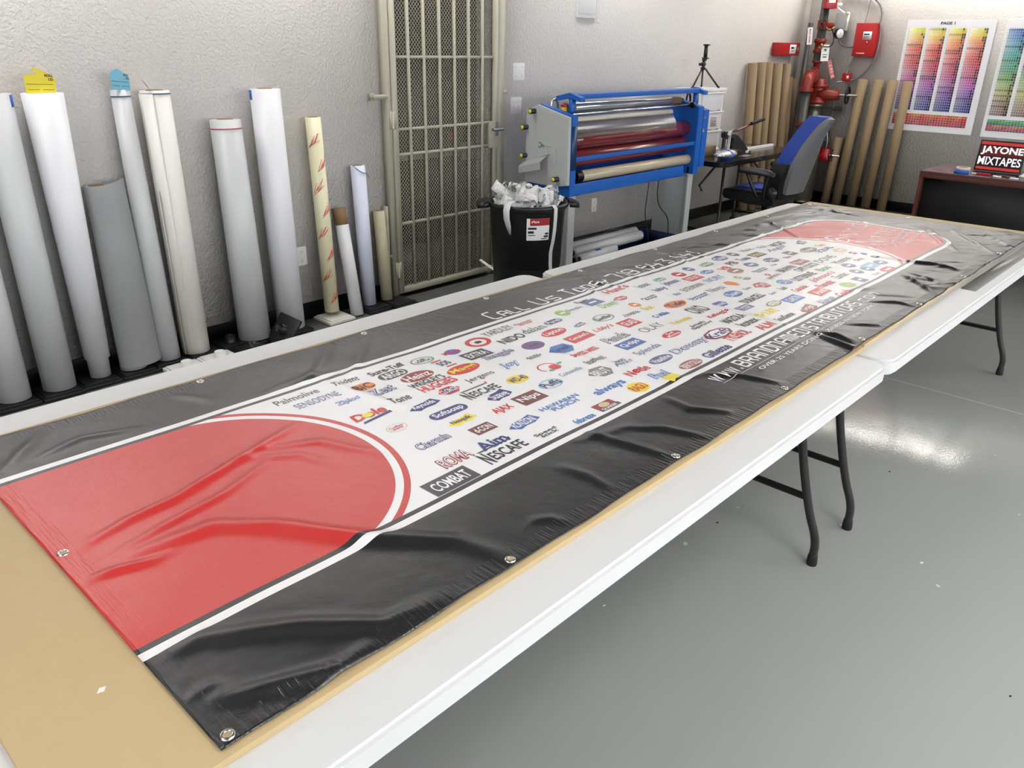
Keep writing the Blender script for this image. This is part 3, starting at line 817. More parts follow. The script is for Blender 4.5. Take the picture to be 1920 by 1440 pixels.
FONT = {
 'C': [[(1, 1), (.18, 1), (0, .85), (0, .15), (.18, 0), (1, 0)]], 'A': [[(0, 0), (0, .82), (.2, 1), (.8, 1), (1, .82), (1, 0)], [(0, .42), (1, .42)]],
 'L': [[(0, 1), (0, .15), (.15, 0), (1, 0)]], 'U': [[(0, 1), (0, .15), (.18, 0), (.82, 0), (1, .15), (1, 1)]],
 'S': [[(1, 1), (.18, 1), (0, .88), (0, .62), (.15, .5), (.85, .5), (1, .38), (1, .13), (.82, 0), (0, 0)]], 'T': [[(0, 1), (1, 1)], [(.5, 1), (.5, 0)]],
 'O': [[(.18, 0), (0, .15), (0, .85), (.18, 1), (.82, 1), (1, .85), (1, .15), (.82, 0), (.18, 0)]], 'D': [[(0, 0), (0, 1), (.75, 1), (1, .82), (1, .18), (.75, 0), (0, 0)]],
 'Y': [[(0, 1), (0, .62), (.16, .48), (.84, .48), (1, .62), (1, 1)], [(.5, .48), (.5, 0)]], 'N': [[(0, 0), (0, 1), (.8, 1), (1, .84), (1, 0)]],
 'M': [[(0, 0), (0, 1), (.85, 1), (1, .86), (1, 0)], [(.5, 1), (.5, 0)]], 'W': [[(0, 1), (.25, 0), (.5, 1), (.75, 0), (1, 1)]],
 'B': [[(0, 0), (0, 1), (.8, 1), (.95, .86), (.95, .62), (.8, .5), (0, .5)], [(.8, .5), (1, .38), (1, .14), (.82, 0), (0, 0)]], 'R': [[(0, 0), (0, 1), (.82, 1), (1, .86), (1, .6), (.82, .46), (0, .46)], [(.55, .46), (1, 0)]],
 'E': [[(1, 1), (.18, 1), (0, .85), (0, .15), (.18, 0), (1, 0)], [(0, .5), (.8, .5)]], 'I': [[(.5, 1), (.5, 0)]],
 '7': [[(0, 1), (1, 1), (.75, 0)]], '1': [[(.15, .88), (.55, 1), (.55, 0)]], '8': [[(.18, .5), (0, .62), (0, .87), (.18, 1), (.82, 1), (1, .87), (1, .62), (.82, .5), (.18, .5), (0, .38), (0, .13), (.18, 0), (.82, 0), (1, .13), (1, .38), (.82, .5)]],
 '6': [[(.9, 1), (.18, 1), (0, .85), (0, .15), (.18, 0), (.82, 0), (1, .13), (1, .42), (.82, .55), (0, .55)]], '4': [[(0, 1), (0, .42), (1, .42)], [(.75, .75), (.75, 0)]], '3': [[(0, 1), (1, 1), (.5, .6), (.82, .58), (1, .45), (1, .13), (.82, 0), (0, 0)]], '.': [[(.3, .0), (.55, .0)]]}
let = MB()
def strokes(run, x0, x1, y0, hbig, hsmall, wt, z=.0005):
    """run: string; upper = tall, lower = small capital, drawn as rounded square strokes"""
    units = [(.42 if c in '.1I' else .55 if c == ' ' else 1.0)*(1 if (c.isupper() or c.isdigit()) else .9) for c in run]
    k = (x1-x0)/sum(units); x = x0
    for c, u in zip(run, units):
        hh = hbig if (c.isupper() or c.isdigit()) else hsmall
        wd = k*u*.68
        for pl in FONT.get(c.upper(), []):
            P = [Vector((x+q[0]*wd, y0+q[1]*hh, 0)) for q in pl]
            if c == '.': P = [Vector((x+wd*.2, y0, 0)), Vector((x+wd*.2, y0+wt*1.3, 0))]
            n = len(P); L = []
            for i, p in enumerate(P):
                t1 = (P[i]-P[i-1]).normalized() if i else None; t2 = (P[i+1]-P[i]).normalized() if i < n-1 else None
                t1 = t1 or t2; t2 = t2 or t1
                nn = (Vector((-t1.y, t1.x, 0))+Vector((-t2.y, t2.x, 0))).normalized()
                co = max(.45, nn.dot(Vector((-t1.y, t1.x, 0))))
                L.append((p+nn*wt/2/co, p-nn*wt/2/co))
            for (a, b_), (c_, d_) in zip(L, L[1:]):
                let.poly([(a.x, a.y, z), (b_.x, b_.y, z), (d_.x, d_.y, z), (c_.x, c_.y, z)])
        x += k*u
strokes('Call', 1.879, 2.075, 1.815, .072, .048, .0088); strokes('Us', 2.122, 2.262, 1.815, .070, .046, .0088)
strokes('Today', 2.300, 2.566, 1.815, .073, .048, .0086); strokes('718.643.1141', 2.595, 3.258, 1.815, .070, .07, .0088)
strokes('www.', 1.940, 2.100, .980, .05, .036, .0072); strokes('BRANDNAMEDISTRIBUTORS', 2.104, 3.022, .980, .050, .05, .0082); strokes('.com', 3.022, 3.205, .978, .05, .034, .0058)
def lt(s_, x0, x1, yc_, h_, bold=0, sh=0, z=.0005, yd=(0, 1, 0), xd=(1, 0, 0)): let.text(s_, ((x0+x1)/2, yc_, z), xd, yd, (x1-x0, h_), bold, sh)
lt('Over 25 Years Doing Business in New York'.upper(), 2.117, 3.02, .944, .017, .012)
let.poly([(1.94, .9655, .0005), (3.02, .9655, .0005), (3.02, .967, .0005), (1.94, .967, .0005)])
tl = R(10)
XD = (math.cos(tl), math.sin(tl), 0)
lt('Brand', 3.985, 4.485, 1.530, .125, -.022, xd=XD); lt('Name', 4.02, 4.50, 1.385, .125, -.022, xd=XD)
lt('Distributors', 4.06, 4.52, 1.290, .062, -.012, xd=XD); lt('Since 1990'.replace(' 1990', ''), 4.20, 4.50, 1.236, .03, -.01, xd=XD)
conform(let, .0003)
let.build('printed_lettering', mat('printed_white_vinyl', (240, 240, 240), .36, spec=.6), banner)

GR = mat('nickel_grommet', (205, 203, 196), .25, metal=1)
def grommet(x, y, i):
    z = BZ0+float(hfun(np.array([x]), np.array([y]))[0])
    g = MB().lathe([(.0052, .0012), (.0056, .0024), (.0078, .0032), (.0100, .0022), (.0112, .0004), (.0112, -.0006), (.0052, -.0006)], (x, y, z), seg=24, closed=True).build('grommet', GR, banner)
    MB().lathe([(0, .0006), (.0053, .0006)], (x, y, z), seg=16).build('grommet_hole', MDF, g)
for i in range(9):
    xx = .335+(4.862-.335)*i/8
    if i: xx += 0
    grommet(xx, .829 if i == 0 else .826, i); grommet(xx, 2.013, i)
grommet(.336, 1.430, 0); grommet(4.865, 1.43, 0)
# ------------------------------------------------------------------ rolls of media against the back wall
SHEETS = {'white': mat('white_vinyl_roll', (226, 227, 230), .42), 'grey': mat('pale_grey_vinyl_roll', (200, 203, 203), .38),
          'cream': mat('cream_vinyl_roll', (228, 225, 218), .45), 'blue': mat('cool_white_roll', (214, 219, 235), .42),
          'yellowed': mat('pale_yellow_film_roll', (232, 226, 190), .35), 'beige': mat('beige_film_roll', (188, 180, 150), .4, var=.04)}
CORE = mat('cardboard_core', (150, 118, 84), .8)
BAND_B = mat('blue_rubber_band', (58, 92, 134), .6); BAND_R = mat('red_rubber_band', (196, 60, 92), .6)
TAPE_B = mat('blue_masking_tape', (40, 92, 188), .6)
def spiral(r, t0, L, lean, seg=34):
    pass
def roll(label, x, yb, z0, L, rb, rt, col, rc=.036, band=None, bandz=.04, tapep=None, collar=0, group='rolls of sign media standing along the wall', dx=0, open_=False, name='media_roll'):
    """standing roll: foot at (x,yb), leaning so its top touches the wall"""
    yt = WY-.008-rt; ax = Vector((dx, yt-yb, L)).normalized(); p0 = Vector((x, yb, z0))
    t = thing(name, label, 'roll', p0, group)
    rc = min(rc, rt*.62)
    MB().lathe([(rc, .004), (rb, 0), (rb+(rt-rb)*.5, L*.5), (rt, L), (rc+.002, L+.0005), (rc, L-.02)], p0, ax, seg=36).build('wound_sheet', SHEETS[col], t, sharp=50)
    MB().lathe([(rc-.006, .002), (rc+.0005, .002), (rc+.0005, L+.004+collar), (rc-.006, L+.004+collar), (rc-.006, L-.12), (0, L-.125)], p0, ax, seg=28).build('core', CORE, t, sharp=50)
    if band:
        rr = rb+(rt-rb)*(L-bandz)/L+.0012
        MB().lathe([(rr, L-bandz-.003), (rr+.0018, L-bandz), (rr, L-bandz+.003), (rr-.001, L-bandz)], p0, ax, seg=36, closed=True).build('rubber_band', BAND_B if band == 'b' else BAND_R, t)
    if tapep:
        a = R(tapep); rr = rt+.001; P = []
        q = MB(); u = Vector((1, 0, 0)); w_ = Vector((0, 1, 0))
        for k in range(5):
            th = a+(k-2)*.16
            P.append(p0+ax*(L-.03)+u*math.cos(th)*rr+w_*math.sin(th)*rr)
        q.ribbon(P, ax*.05, .001); q.build('tape', TAPE_B, t)
    return t, p0, ax
H0 = .031
G1 = 'rolls of sign media standing along the wall'
roll('white roll at the left edge of the photo, only its lower half in view', .925, 4.115, H0, 1.37, .074, .074, 'white')
roll('pale grey roll with a blue tape tab at its top, second from the left edge', 1.128, 4.110, H0, 1.375, .075, .076, 'grey', tapep=-26)
t, p0, ax = roll('white roll with the yellow tag, flaring wide towards its top', 1.330, 4.120, H0, 1.372, .049, .084, 'white', rc=.034)
MB().lathe([(.0585, .10), (.060, .10), (.0865, 1.371), (.0853, 1.371)], p0, ax, seg=36, closed=True).build('outer_wrap', SHEETS['white'], t)
t, p0, ax = roll('short pale grey roll with a dark open core and a loose flap', 1.496, 4.112, H0, .94, .066, .056, 'grey', rc=.044)
P = [V(.0615*math.cos(R(a)), .0615*math.sin(R(a)), 0) for a in range(190, 282, 10)]+[V(.045, -.062, 0), V(.075, -.056, 0), V(.104, -.042, 0), V(.128, -.020, 0)]
q = MB(); rings = []
for k in range(9):
    t_ = k/8; rings.append([q.bm.verts.new(p0+ax*(.02+t_*(.925+.02*max(0, p.x)/.1))+V(p.x*(1.12-.12*t_), p.y*(1.22-.22*t_), 0)) for p in P])
for a, b in zip(rings, rings[1:]):
    for k in range(len(P)-1): q.face([a[k], a[k+1], b[k+1], b[k]])
r_ = bmesh.ops.solidify(q.bm, geom=list(q.bm.faces), thickness=.0012)
q.build('loose_flap', SHEETS['grey'], t)
roll('narrow white roll with a blue band and the light blue tag', 1.690, 4.115, H0, 1.375, .060, .044, 'grey', band='b', bandz=.03)
t, p0, ax = roll('cream white roll with a long open slit down its front', 1.848, 4.115, H0, 1.368, .072, .070, 'cream', band='b', bandz=.014, rc=.04)
MB().ribbon([p0+ax*.69+V(.0745*math.cos(R(a)), .0745*math.sin(R(a)), 0) for a in range(150, 246, 8)], ax*1.33, .0014).ribbon([p0+ax*.45+V(-.070, -.028, 0), p0+ax*.45+V(-.082, -.040, 0), p0+ax*.45+V(-.086, -.052, 0)], ax*.88, .001).build('loose_flap', SHEETS['cream'], t)
roll('thick pale roll with a thin red band near its top', 2.200, 4.095, H0, 1.215, .092, .080, 'grey', band='r', bandz=.045, rc=.042)
roll('tall thick white roll with a blue tape tab at its left', 2.452, 4.105, H0, 1.362, .082, .082, 'white', tapep=-198, rc=.04)
# cream tube with red printed marks
t, p0, ax = roll('slim cream roll printed all over with red stripes', 2.770, 4.130, .052, 1.175, .0455, .0455, 'yellowed', rc=.036)
REDPRINT = mat('red_print', (214, 74, 70), .5)
q = MB(); u = Vector((1, 0, 0)); w_ = Vector((0, 1, 0)); rr = .0463
for row in range(8):
    zc = .06+row*.135
    th0 = R(-150) if row % 2 else R(-98)
    for k in range(9):
        th = th0+(k-4)*.13; ln_ = (.050+.016*math.sin(k*2.1+row))*(1 if k % 4 else .5)
        P = [p0+ax*(zc+.006*math.sin(k*3+row)+ln_*s_+k*.004)+u*math.cos(th+s_*.55)*rr+w_*math.sin(th+s_*.55)*rr for s_ in (0, .35, .7, 1)]
        q.ribbon(P, [(u*-math.sin(th)+w_*math.cos(th))*.0032]*4, .0004)
q.build('printed_marks', REDPRINT, t)
t, p0, ax = roll('slim bluish white roll with a blue cord slung over its top', 3.070, 4.135, H0, .895, .046, .046, 'blue')
pc = p0+ax*.895
MB().tube([pc+V(-.044, -.01, .004), pc+V(-.03, -.045, -.022), pc+V(.005, -.052, -.042), pc+V(.04, -.035, -.046), pc+V(.056, -.02, -.052), pc+V(.062, -.03, -.078)], .0022, 6, sm=2).build('cord', BAND_B, t)
t, p0, ax = roll('short white roll with a bare brown cardboard core sticking out on top', 2.925, 4.075, .003, .58, .0415, .0415, 'white', rc=.034)
MB().lathe([(.034, .58), (.0385, .58), (.0385, .685), (.034, .685), (.034, .5)], p0, ax, seg=30).build('core_end', mat('kraft_core_end', (136, 108, 72), .7), t)
roll('short beige film roll beside the security gate', 3.222, 4.140, H0, .592, .040, .0385, 'beige', rc=.026)

# stands
def stand(x, y, label, m, name='roll_stand', cup=True, grp='black roll stands', rot=0, hub=False):
    t = thing(name, label, 'stand', (x, y, 0), grp)
    MB().box((x, y, .011), (.19, .19, .018), bev=.004).box((x, y, .024), (.165, .165, .009), bev=.003).build('base_plate', m, t)
    if hub:
        MB().lathe([(.034, .027), (.030, .032), (.029, .062), (.025, .062), (.024, .034), (0, .034)], (x, y, 0), seg=28).build('hub', m, t, sharp=50)
    return t
S1 = 'square roll stands on the floor'
BST = mat('black_stand_plastic', (26, 26, 28), .38)
for x, y, l in [(.92, 4.11, 'square black stand under the roll at the left edge of the photo'), (1.115, 4.105, 'square black stand under the pale grey roll with the blue tape tab'),
                (1.305, 4.115, 'square black stand under the white roll with the yellow tag'), (1.500, 4.115, 'square black stand under the short pale grey roll with the flap'),
                (1.675, 4.117, 'square black stand under the narrow roll with the light blue tag'), (1.868, 4.12, 'square black stand under the cream roll with the open slit'),
                (2.256, 4.112, 'square black stand under the thick roll with the red band'), (2.455, 4.105, 'square black stand under the tall thick white roll'),
                (3.268, 4.07, 'square black stand under the short beige roll by the gate'), (3.075, 4.11, 'square black stand under the bluish white roll')]:
    stand(x, y, l, BST, grp=S1)
stand(2.765, 4.10, 'square white stand under the slim cream roll with red stripes', OFFW, grp=S1)
WST = mat('translucent_white_stand', (225, 225, 220), .35)
stand(1.70, 3.925, 'empty white stand on the floor, left one of the two white ones', WST, hub=True, grp=S1)
stand(1.895, 3.935, 'empty white stand on the floor, right one of the two white ones', WST, hub=True, grp=S1)
stand(2.095, 3.93, 'empty black stand with a hub just right of the empty white stands', BST, hub=True, grp=S1)
stand(2.06, 4.125, 'empty black stand against the baseboard between the cream roll and the thick roll', BST, hub=True, grp=S1)
t = thing('roll_stand', 'black roll stand tipped up on its edge in front of the thick roll', 'stand', (2.31, 3.95, 0), S1)
rt_ = Matrix.Rotation(R(-52), 3, 'Y') @ Matrix.Rotation(R(12), 3, 'X')
MB().box((2.31, 3.945, .078), (.18, .17, .018), rot=rt_, bev=.004).build('base_plate', BST, t)
n_ = rt_ @ V(0, 0, 1)
MB().lathe([(.033, .008), (.029, .014), (.028, .05), (.024, .05), (.023, .012), (0, .012)], V(2.31, 3.945, .078), n_, seg=24).build('hub', BST, t, sharp=50)

# roll id tags
def rtag(label, x, y, z, w_, h_, m, ang, outline, ink=True):
    t = thing('roll_tag', label, 'tag', (x, y, z), None)
    c, s_ = math.cos(R(ang)), math.sin(R(ang))
    xd = V(c, 0, -s_); yd = V(s_, 0, c)*1.0
    q = MB(); o = V(x, y, z)
    f = [q.bm.verts.new(o+xd*(a*w_)+yd*(b*h_)) for a, b in outline]; bk = [q.bm.verts.new(v.co+V(0, .0012, 0)) for v in f]
    q.face(f); q.face(bk[::-1])
    for i in range(len(f)): q.face([f[i], bk[i], bk[(i+1) % len(f)], f[(i+1) % len(f)]])
    q.build('card', m, t, recalc=True)
    if ink:
        k = MB()
        k.text('ROLL', o+V(0, -.0006, 0)+xd*(.30*w_)+yd*(.32*h_), xd, yd, (w_*.26, h_*.12), .05)
        k.text('I.D.', o+V(0, -.0006, 0)+xd*(.36*w_)+yd*(.16*h_), xd, yd, (w_*.17, h_*.11), .05)
        for (a, b, l) in [(-.02, -.05, .84), (-.22, -.28, .36), (.24, -.28, .36)]:
            k.box(o+V(0, -.0006, 0)+xd*(a*w_)+yd*(b*h_), (w_*l, .0004, .0018), rot=Matrix.Rotation(R(ang), 3, 'Y'))
        k.build('printing', INK, t)
mitt = [(-.48, -.5), (.46, -.48), (.5, .12), (.44, .30), (.16, .50), (-.12, .66), (-.20, .60), (-.16, .48), (.02, .40), (-.40, .36), (-.49, .26)]
rtag('bright yellow mitten-shaped tag standing in the top of a white roll', 1.318, 4.098, 1.446, .13, .10, mat('yellow_card', (232, 214, 40), .5), 2, mitt)
rtag('light blue tag standing in the top of the narrow white roll', 1.683, 4.135, 1.448, .094, .085, mat('light_blue_card', (118, 186, 210), .5), 6, [(-.42, -.5), (.5, -.5), (.46, .18), (.12, .48), (-.12, .62), (-.28, .56), (-.5, .34)])
t = thing('roll_tag', 'grey card curling up out of the cream white roll', 'tag', (1.80, 4.12, 1.39))
MB().ribbon([(1.818, 4.115, 1.385), (1.808, 4.115, 1.405), (1.794, 4.113, 1.428), (1.776, 4.11, 1.455)], [V(.018, .05, .006), V(.016, .05, .006), V(.010, .04, 0), V(.002, .006, 0)], .001).build('card', mat('grey_card', (150, 146, 146), .6), t)

# ------------------------------------------------------------------ wall plates
def plate(x, z, w_, h_, label, kind, m=WHITEP):
    t = thing(kind, label, 'wall plate', (x, WY, z))
    MB().box((x, WY-.003, z), (w_, .006, h_), bev=.0015).build('cover_plate', m, t)
    return t
t = plate(2.643, .411, .072, .116, 'white duplex outlet low on the wall between the rolls', 'wall_outlet')
def receptacles(t, x, z, m):
    for s_ in (-1, 1):
        zz = z+s_*.026
        MB().prism([(x+.014*math.cos(R(a)), zz+.017*math.sin(R(a))) for a in range(0, 360, 24)], 'y', WY-.0085, WY-.0055).build('receptacle', m, t)
        k = MB()
        for a in (-1, 1): k.box((x+a*.006, WY-.0087, zz+.004), (.0018, .001, .008))
        k.box((x, WY-.0087, zz-.008), (.004, .001, .004)); k.build('slots', INK, t)
receptacles(t, 2.643, .411, WHITEP)
t = plate(5.603, .356, .070, .114, 'cream duplex outlet low on the wall under the blue machine', 'wall_outlet', OFFW)
receptacles(t, 5.603, .356, OFFW)
t = plate(4.575, 1.218, .118, .116, 'white double light switch beside the security gate', 'light_switch')
for s_ in (-1, 1):
    MB().box((4.575+s_*.023, WY-.011, 1.213), (.009, .016, .012), rot=Matrix.Rotation(R(-25), 3, 'X'), bev=.002).build('toggle', WHITEP, t)
    k = MB()
    for zz in (-.03, .03): k.cyl((4.575+s_*.023, WY-.0075, 1.218+zz), (4.575+s_*.023, WY-.005, 1.218+zz), .0028, seg=10)
    k.build('screws', STEEL, t)
t = plate(4.598, 1.454, .122, .118, 'blank white wall plate with four screws above the light switch', 'blank_wall_plate')
k = MB()
for a in (-.023, .023):
    for zz in (-.042, .042): k.cyl((4.598+a*1.6, WY-.0075, 1.454+zz*.75), (4.598+a*1.6, WY-.005, 1.454+zz*.75), .0035, seg=10)
k.build('screws', STEEL, t)
t = thing('electrical_panel', 'white panel high on the wall above the machine, cut by the photo top', 'panel', (5.35, WY, 2.0))
MB().b2((5.232, WY-.012, 1.835), (5.473, WY, 2.22), bev=.004).build('panel_cover', WHITEP, t)
MB().box((5.352, WY-.0135, 2.03), (.19, .004, .33), bev=.001).build('panel_door', WHITEP, t)
t = thing('wall_outlet', 'small white low wall box with a thin black wire behind the trash can', 'wall plate', (4.47, WY, .30))
MB().box((4.465, WY-.008, .30), (.06, .016, .05), bev=.003).build('box', WHITEP, t)
MB().tube([(4.45, WY-.017, .30), (4.42, WY-.03, .26), (4.43, WY-.03, .2), (4.40, WY-.02, .14)], .002, 6, sm=2).build('wire', BLACKP, t)

# ------------------------------------------------------------------ security gate
GM = mat('beige_gate_paint', (172, 168, 150), .45, var=.03)
gt = thing('security_gate', 'tall beige steel security gate with expanded mesh over a dark doorway', 'gate', (3.86, WY-.03, 0))
gy_ = WY-.03
f = MB()
f.b2((3.318, gy_-.028, .0), (3.352, WY, CZ-.3)).b2((4.327, gy_-.028, 0), (4.392, WY, CZ-.3)).b2((3.318, gy_-.028, 2.36), (4.392, WY, 2.42))
f.build('outer_frame', GM, gt)
lf = MB(); ly = gy_-.012
lf.b2((3.362, ly-.018, .03), (3.403, ly+.018, 2.34)).b2((4.283, ly-.018, .03), (4.322, ly+.018, 2.34))
lf.b2((3.403, ly-.018, .03), (4.283, ly+.018, .072)).b2((3.403, ly-.018, 2.30), (4.283, ly+.018, 2.34)); lf.build('leaf_frame', GM, gt)
for x in (3.509, 3.640, 3.775, 3.909, 4.040, 4.171):
    MB().b2((x-.0085, ly-.017, .072), (x+.0085, ly+.002, 2.30)).build('upright_bar', GM, gt)
for z, z_ in ((.510, 0), (.962, 0), (1.120, 0), (1.553, 0)):
    MB().b2((3.403, ly-.012, z-.0085), (4.283, ly+.003, z+.0085)).build('crossbar', GM, gt)
m_ = MB(); pw = .0124; ph = .0275; z = .072; my = ly+.006
nc = int((4.283-3.403)/pw); nr = int((2.30-.072)/(ph/2))
for c in range(nc+1):
    xc = 3.403+c*pw
    for r_ in range(nr):
        s0 = 1 if (r_+c) % 2 else -1
        xa, xb = xc+s0*pw*.42, xc-s0*pw*.42; za = .072+r_*ph/2; zb = za+ph/2
        h_ = .0016
        for yy, o_ in ((my, 0),):
            m_.poly([(xa-h_, yy, za), (xa+h_, yy, za), (xb+h_, yy, zb), (xb-h_, yy, zb)])
            m_.poly([(xa+h_, yy, za), (xa+h_, yy+.0045, za), (xb+h_, yy+.0045, zb), (xb+h_, yy, zb)])
            m_.poly([(xa-h_, yy+.0045, za), (xa-h_, yy, za), (xb-h_, yy, zb), (xb-h_, yy+.0045, zb)])
m_.build('mesh_panel', GM, gt)
for z in (.20, 1.18, 2.05):
    MB().b2((3.335, gy_-.036, z-.055), (3.352, gy_-.026, z+.055)).b2((3.362, gy_-.036, z-.055), (3.382, gy_-.026, z+.055)).cyl((3.357, gy_-.034, z-.05), (3.357, gy_-.034, z+.05), .0065, seg=12).build('hinge', GM, gt)
for x0_, x1_ in ((3.225, 3.330), (4.380, 4.415)):
    MB().b2((x0_, gy_-.030, 1.310), (x1_, gy_-.004, 1.336)).b2((x0_, gy_-.004, 1.300), (x0_+.018, WY, 1.346)).build('wall_bracket', GM, gt)
MB().b2((3.285, gy_-.02, .295), (3.330, gy_-.002, .312)).b2((3.285, gy_-.020, .05), (3.299, WY-.01, .64)).build('side_strap', GM, gt)
MB().b2((4.235, ly-.03, .945), (4.322, ly+.02, 1.125), bev=.003).build('lock_box', GM, gt)
MB().box((4.297, ly-.034, 1.077), (.022, .014, .10), bev=.004).cyl((4.240, ly-.050, 1.072), (4.352, ly-.050, 1.072), .0105, seg=14).cyl((4.297, ly-.05, 1.072), (4.297, ly-.03, 1.072), .008, seg=10).build('latch_handle', mat('grey_latch', (140, 142, 142), .35, metal=.4), gt)
tag(MB().ribbon([(4.14, ly-.022, .14), (4.17, ly-.06, .105), (4.20, ly-.14, .06), (4.215, ly-.24, .025), (4.225, ly-.36, .006), (4.22, ly-.45, .004)], V(.03, .006, .004), .001).build('white_strip', WHITEP),
    'thin white strip trailing from the bottom of the gate onto the floor', 'strip')

# ------------------------------------------------------------------ trash can
CANP = mat('black_can_plastic', (20, 21, 24), .34, bump=.0002, bscale=30)
tx, ty = 3.875, 3.46
tc_ = thing('trash_can', 'big round black plastic trash can overflowing with white scraps', 'trash can', (tx, ty, 0))
MB().lathe([(0, .012), (.196, .012), (.200, 0), (.206, 0), (.222, .30), (.226, .30), (.244, .66), (.247, .662), (.250, .672), (.258, .676), (.268, .690), (.268, .708), (.258, .712), (.246, .708), (.240, .67), (.212, .05), (0, .05)], (tx, ty, 0), seg=56).build('body', CANP, tc_, sharp=40)
for a in (R(-40), R(140)):
    d = V(math.cos(a), math.sin(a), 0); pz = V(-d.y, d.x, 0); c0 = V(tx, ty, 0)+d*.262
    q = MB()
    pts = [c0+pz*-.085+V(0, 0, .70), c0+pz*-.06+d*.065+V(0, 0, .685), c0+pz*.06+d*.065+V(0, 0, .685), c0+pz*.085+V(0, 0, .70)]
    q.ribbon(pts, [V(0, 0, .04), V(0, 0, .03), V(0, 0, .03), V(0, 0, .04)], .008)
    q.poly([pts[0]+V(0, 0, .02), pts[1]+V(0, 0, .015), pts[2]+V(0, 0, .015), pts[3]+V(0, 0, .02)])
    q.poly([pts[3]+V(0, 0, .012), pts[2]+V(0, 0, .007), pts[1]+V(0, 0, .007), pts[0]+V(0, 0, .012)])
    q.build('handle', CANP, tc_)
def onc(th, z, off=.0012):
    r_ = .226+(z-.30)*(.018/.36)+off
    return V(tx+r_*math.cos(R(th)), ty+r_*math.sin(R(th)), z)
def patch(th0, th1, z0, z1, off, n=10):
    q = MB()
    for k in range(n):
        a, b = th0+(th1-th0)*k/n, th0+(th1-th0)*(k+1)/n
        q.poly([onc(a, z0, off), onc(b, z0, off), onc(b, z1, off), onc(a, z1, off)])
    return q
lb = patch(-139, -103, .50, .64, .002).build('label', WHITEINK, tc_)
patch(-134, -103, .594, .64, .0026).build('label_header', mat('label_red', (158, 30, 36), .45), lb)
q = MB()
for (a0, a1, z0, z1) in [(-137, -128, .545, .560), (-137, -124, .570, .583), (-110, -104.5, .535, .547), (-137, -126, .531, .536), (-112, -104.5, .518, .530), (-116, -106, .508, .513)]:
    for k in range(4):
        a, b = a0+(a1-a0)*k/4, a0+(a1-a0)*(k+1)/4
        q.poly([onc(a, z0, .0028), onc(b, z0, .0028), onc(b, z1, .0028), onc(a, z1, .0028)])
q.build('label_print', INK, lb)
q = MB()
for k, (a, z) in enumerate([(-131, .612), (-128.5, .616), (-126.5, .612), (-124, .612), (-121.5, .612)]):
    q.poly([onc(a-.9, z, .0032), onc(a+.9, z, .0032), onc(a+1.1, z+.011, .0032), onc(a-.7, z+.011, .0032)])
q.build('label_lettering', WHITEINK, lb)
SCR = mat('white_vinyl_scrap', (214, 214, 212), .45)
q = MB(); rn = random.Random(11)
for k in range(120):
    a = rn.uniform(0, 2*math.pi); rr_ = .20*math.sqrt(rn.random()); zc = .655+.10*(1-(rr_/.21)**2)*rn.uniform(.5, 1)
    p = V(tx+rr_*math.cos(a), ty+rr_*math.sin(a), zc); d = V(rn.gauss(0, 1), rn.gauss(0, 1), rn.gauss(.2, .6)).normalized(); wv = d.cross(V(rn.gauss(0, 1), rn.gauss(0, 1), rn.gauss(0, 1))).normalized()
    wd_ = rn.uniform(.03, .07); P = [p]; W_ = [wv*wd_]
    for i in range(rn.randint(2, 4)):
        for jj in range(3):
            ang = rn.uniform(.15, .5); d = (Matrix.Rotation(ang, 3, wv) @ d).normalized(); p = p+d*rn.uniform(.012, .022)
            rad_ = V(p.x-tx, p.y-ty, 0)
            if rad_.length > .225: p = V(tx, ty, p.z)+rad_.normalized()*.225
            p.z = min(max(p.z, .64), .805); P.append(V(*p)); W_.append(wv*wd_)
        wv = (wv+d.cross(wv)*rn.uniform(-.7, .7)).normalized()
    q.ribbon(P, W_, .0008)
sc_ = q.build('vinyl_scraps', SCR, sharp=14)
tag(sc_, 'heap of crumpled white vinyl strips piled in the trash can', 'scraps'); sc_['kind'] = 'stuff'
CR = MB()
for k in range(7):
    a = k*.9; CR.tube([V(tx+.17, ty-.09, .72)+V(math.cos(a+i*.7)*.035, math.sin(a*1.3+i*.9)*.03, .03+.035*math.sin(i*.8+k)) for i in range(6)], .0035, 6, sm=1)
tag(CR.build('plastic_film', mat('clear_film', (225, 225, 225), .12, trans=.6, spec=.8)), 'crumpled clear plastic film at the right rim of the trash can', 'film')
d1 = V(math.cos(R(195)), math.sin(R(195)), 0); d1p = V(-d1.y, d1.x, 0)
c0 = V(tx, ty, 0)
rb = MB().ribbon([c0+d1*.14+V(0, 0, .73), c0+d1*.22+V(0, 0, .738), c0+d1*.275+V(0, 0, .728), c0+d1*.292+V(0, 0, .69), c0+d1*.288+V(0, 0, .64), c0+d1*.262+V(0, 0, .585), c0+d1*.238+V(0, 0, .53)], [d1p*.05, d1p*.05, d1p*.048, d1p*.044, d1p*.042, d1p*.036, d1p*.012], .0008).build('vinyl_strip', SCR)
tag(rb, 'short white vinyl strip hanging over the left rim of the trash can', 'strip', 'vinyl strips hanging from the can')
P = []; W_ = []
for th, z, off in [(-103, .70, -.06), (-101, .722, .02), (-99, .70, .034), (-97, .64, .026), (-96, .56, .02), (-98, .49, .022), (-101, .42, .022), (-100, .34, .022), (-98, .27, .024), (-99, .20, .026), (-102, .155, .03), (-106, .138, .034), (-110, .150, .03)]:
    P.append(onc(th, z, off)); W_.append(V(.026, -.006, .004))
W_[-3:] = [V(.024, -.006, .012), V(.02, -.006, .018), V(.008, 0, .012)]
tag(MB().ribbon(P, W_, .0008).build('vinyl_strip', SCR), 'long white vinyl strip curling down the front of the trash can', 'strip', 'vinyl strips hanging from the can')
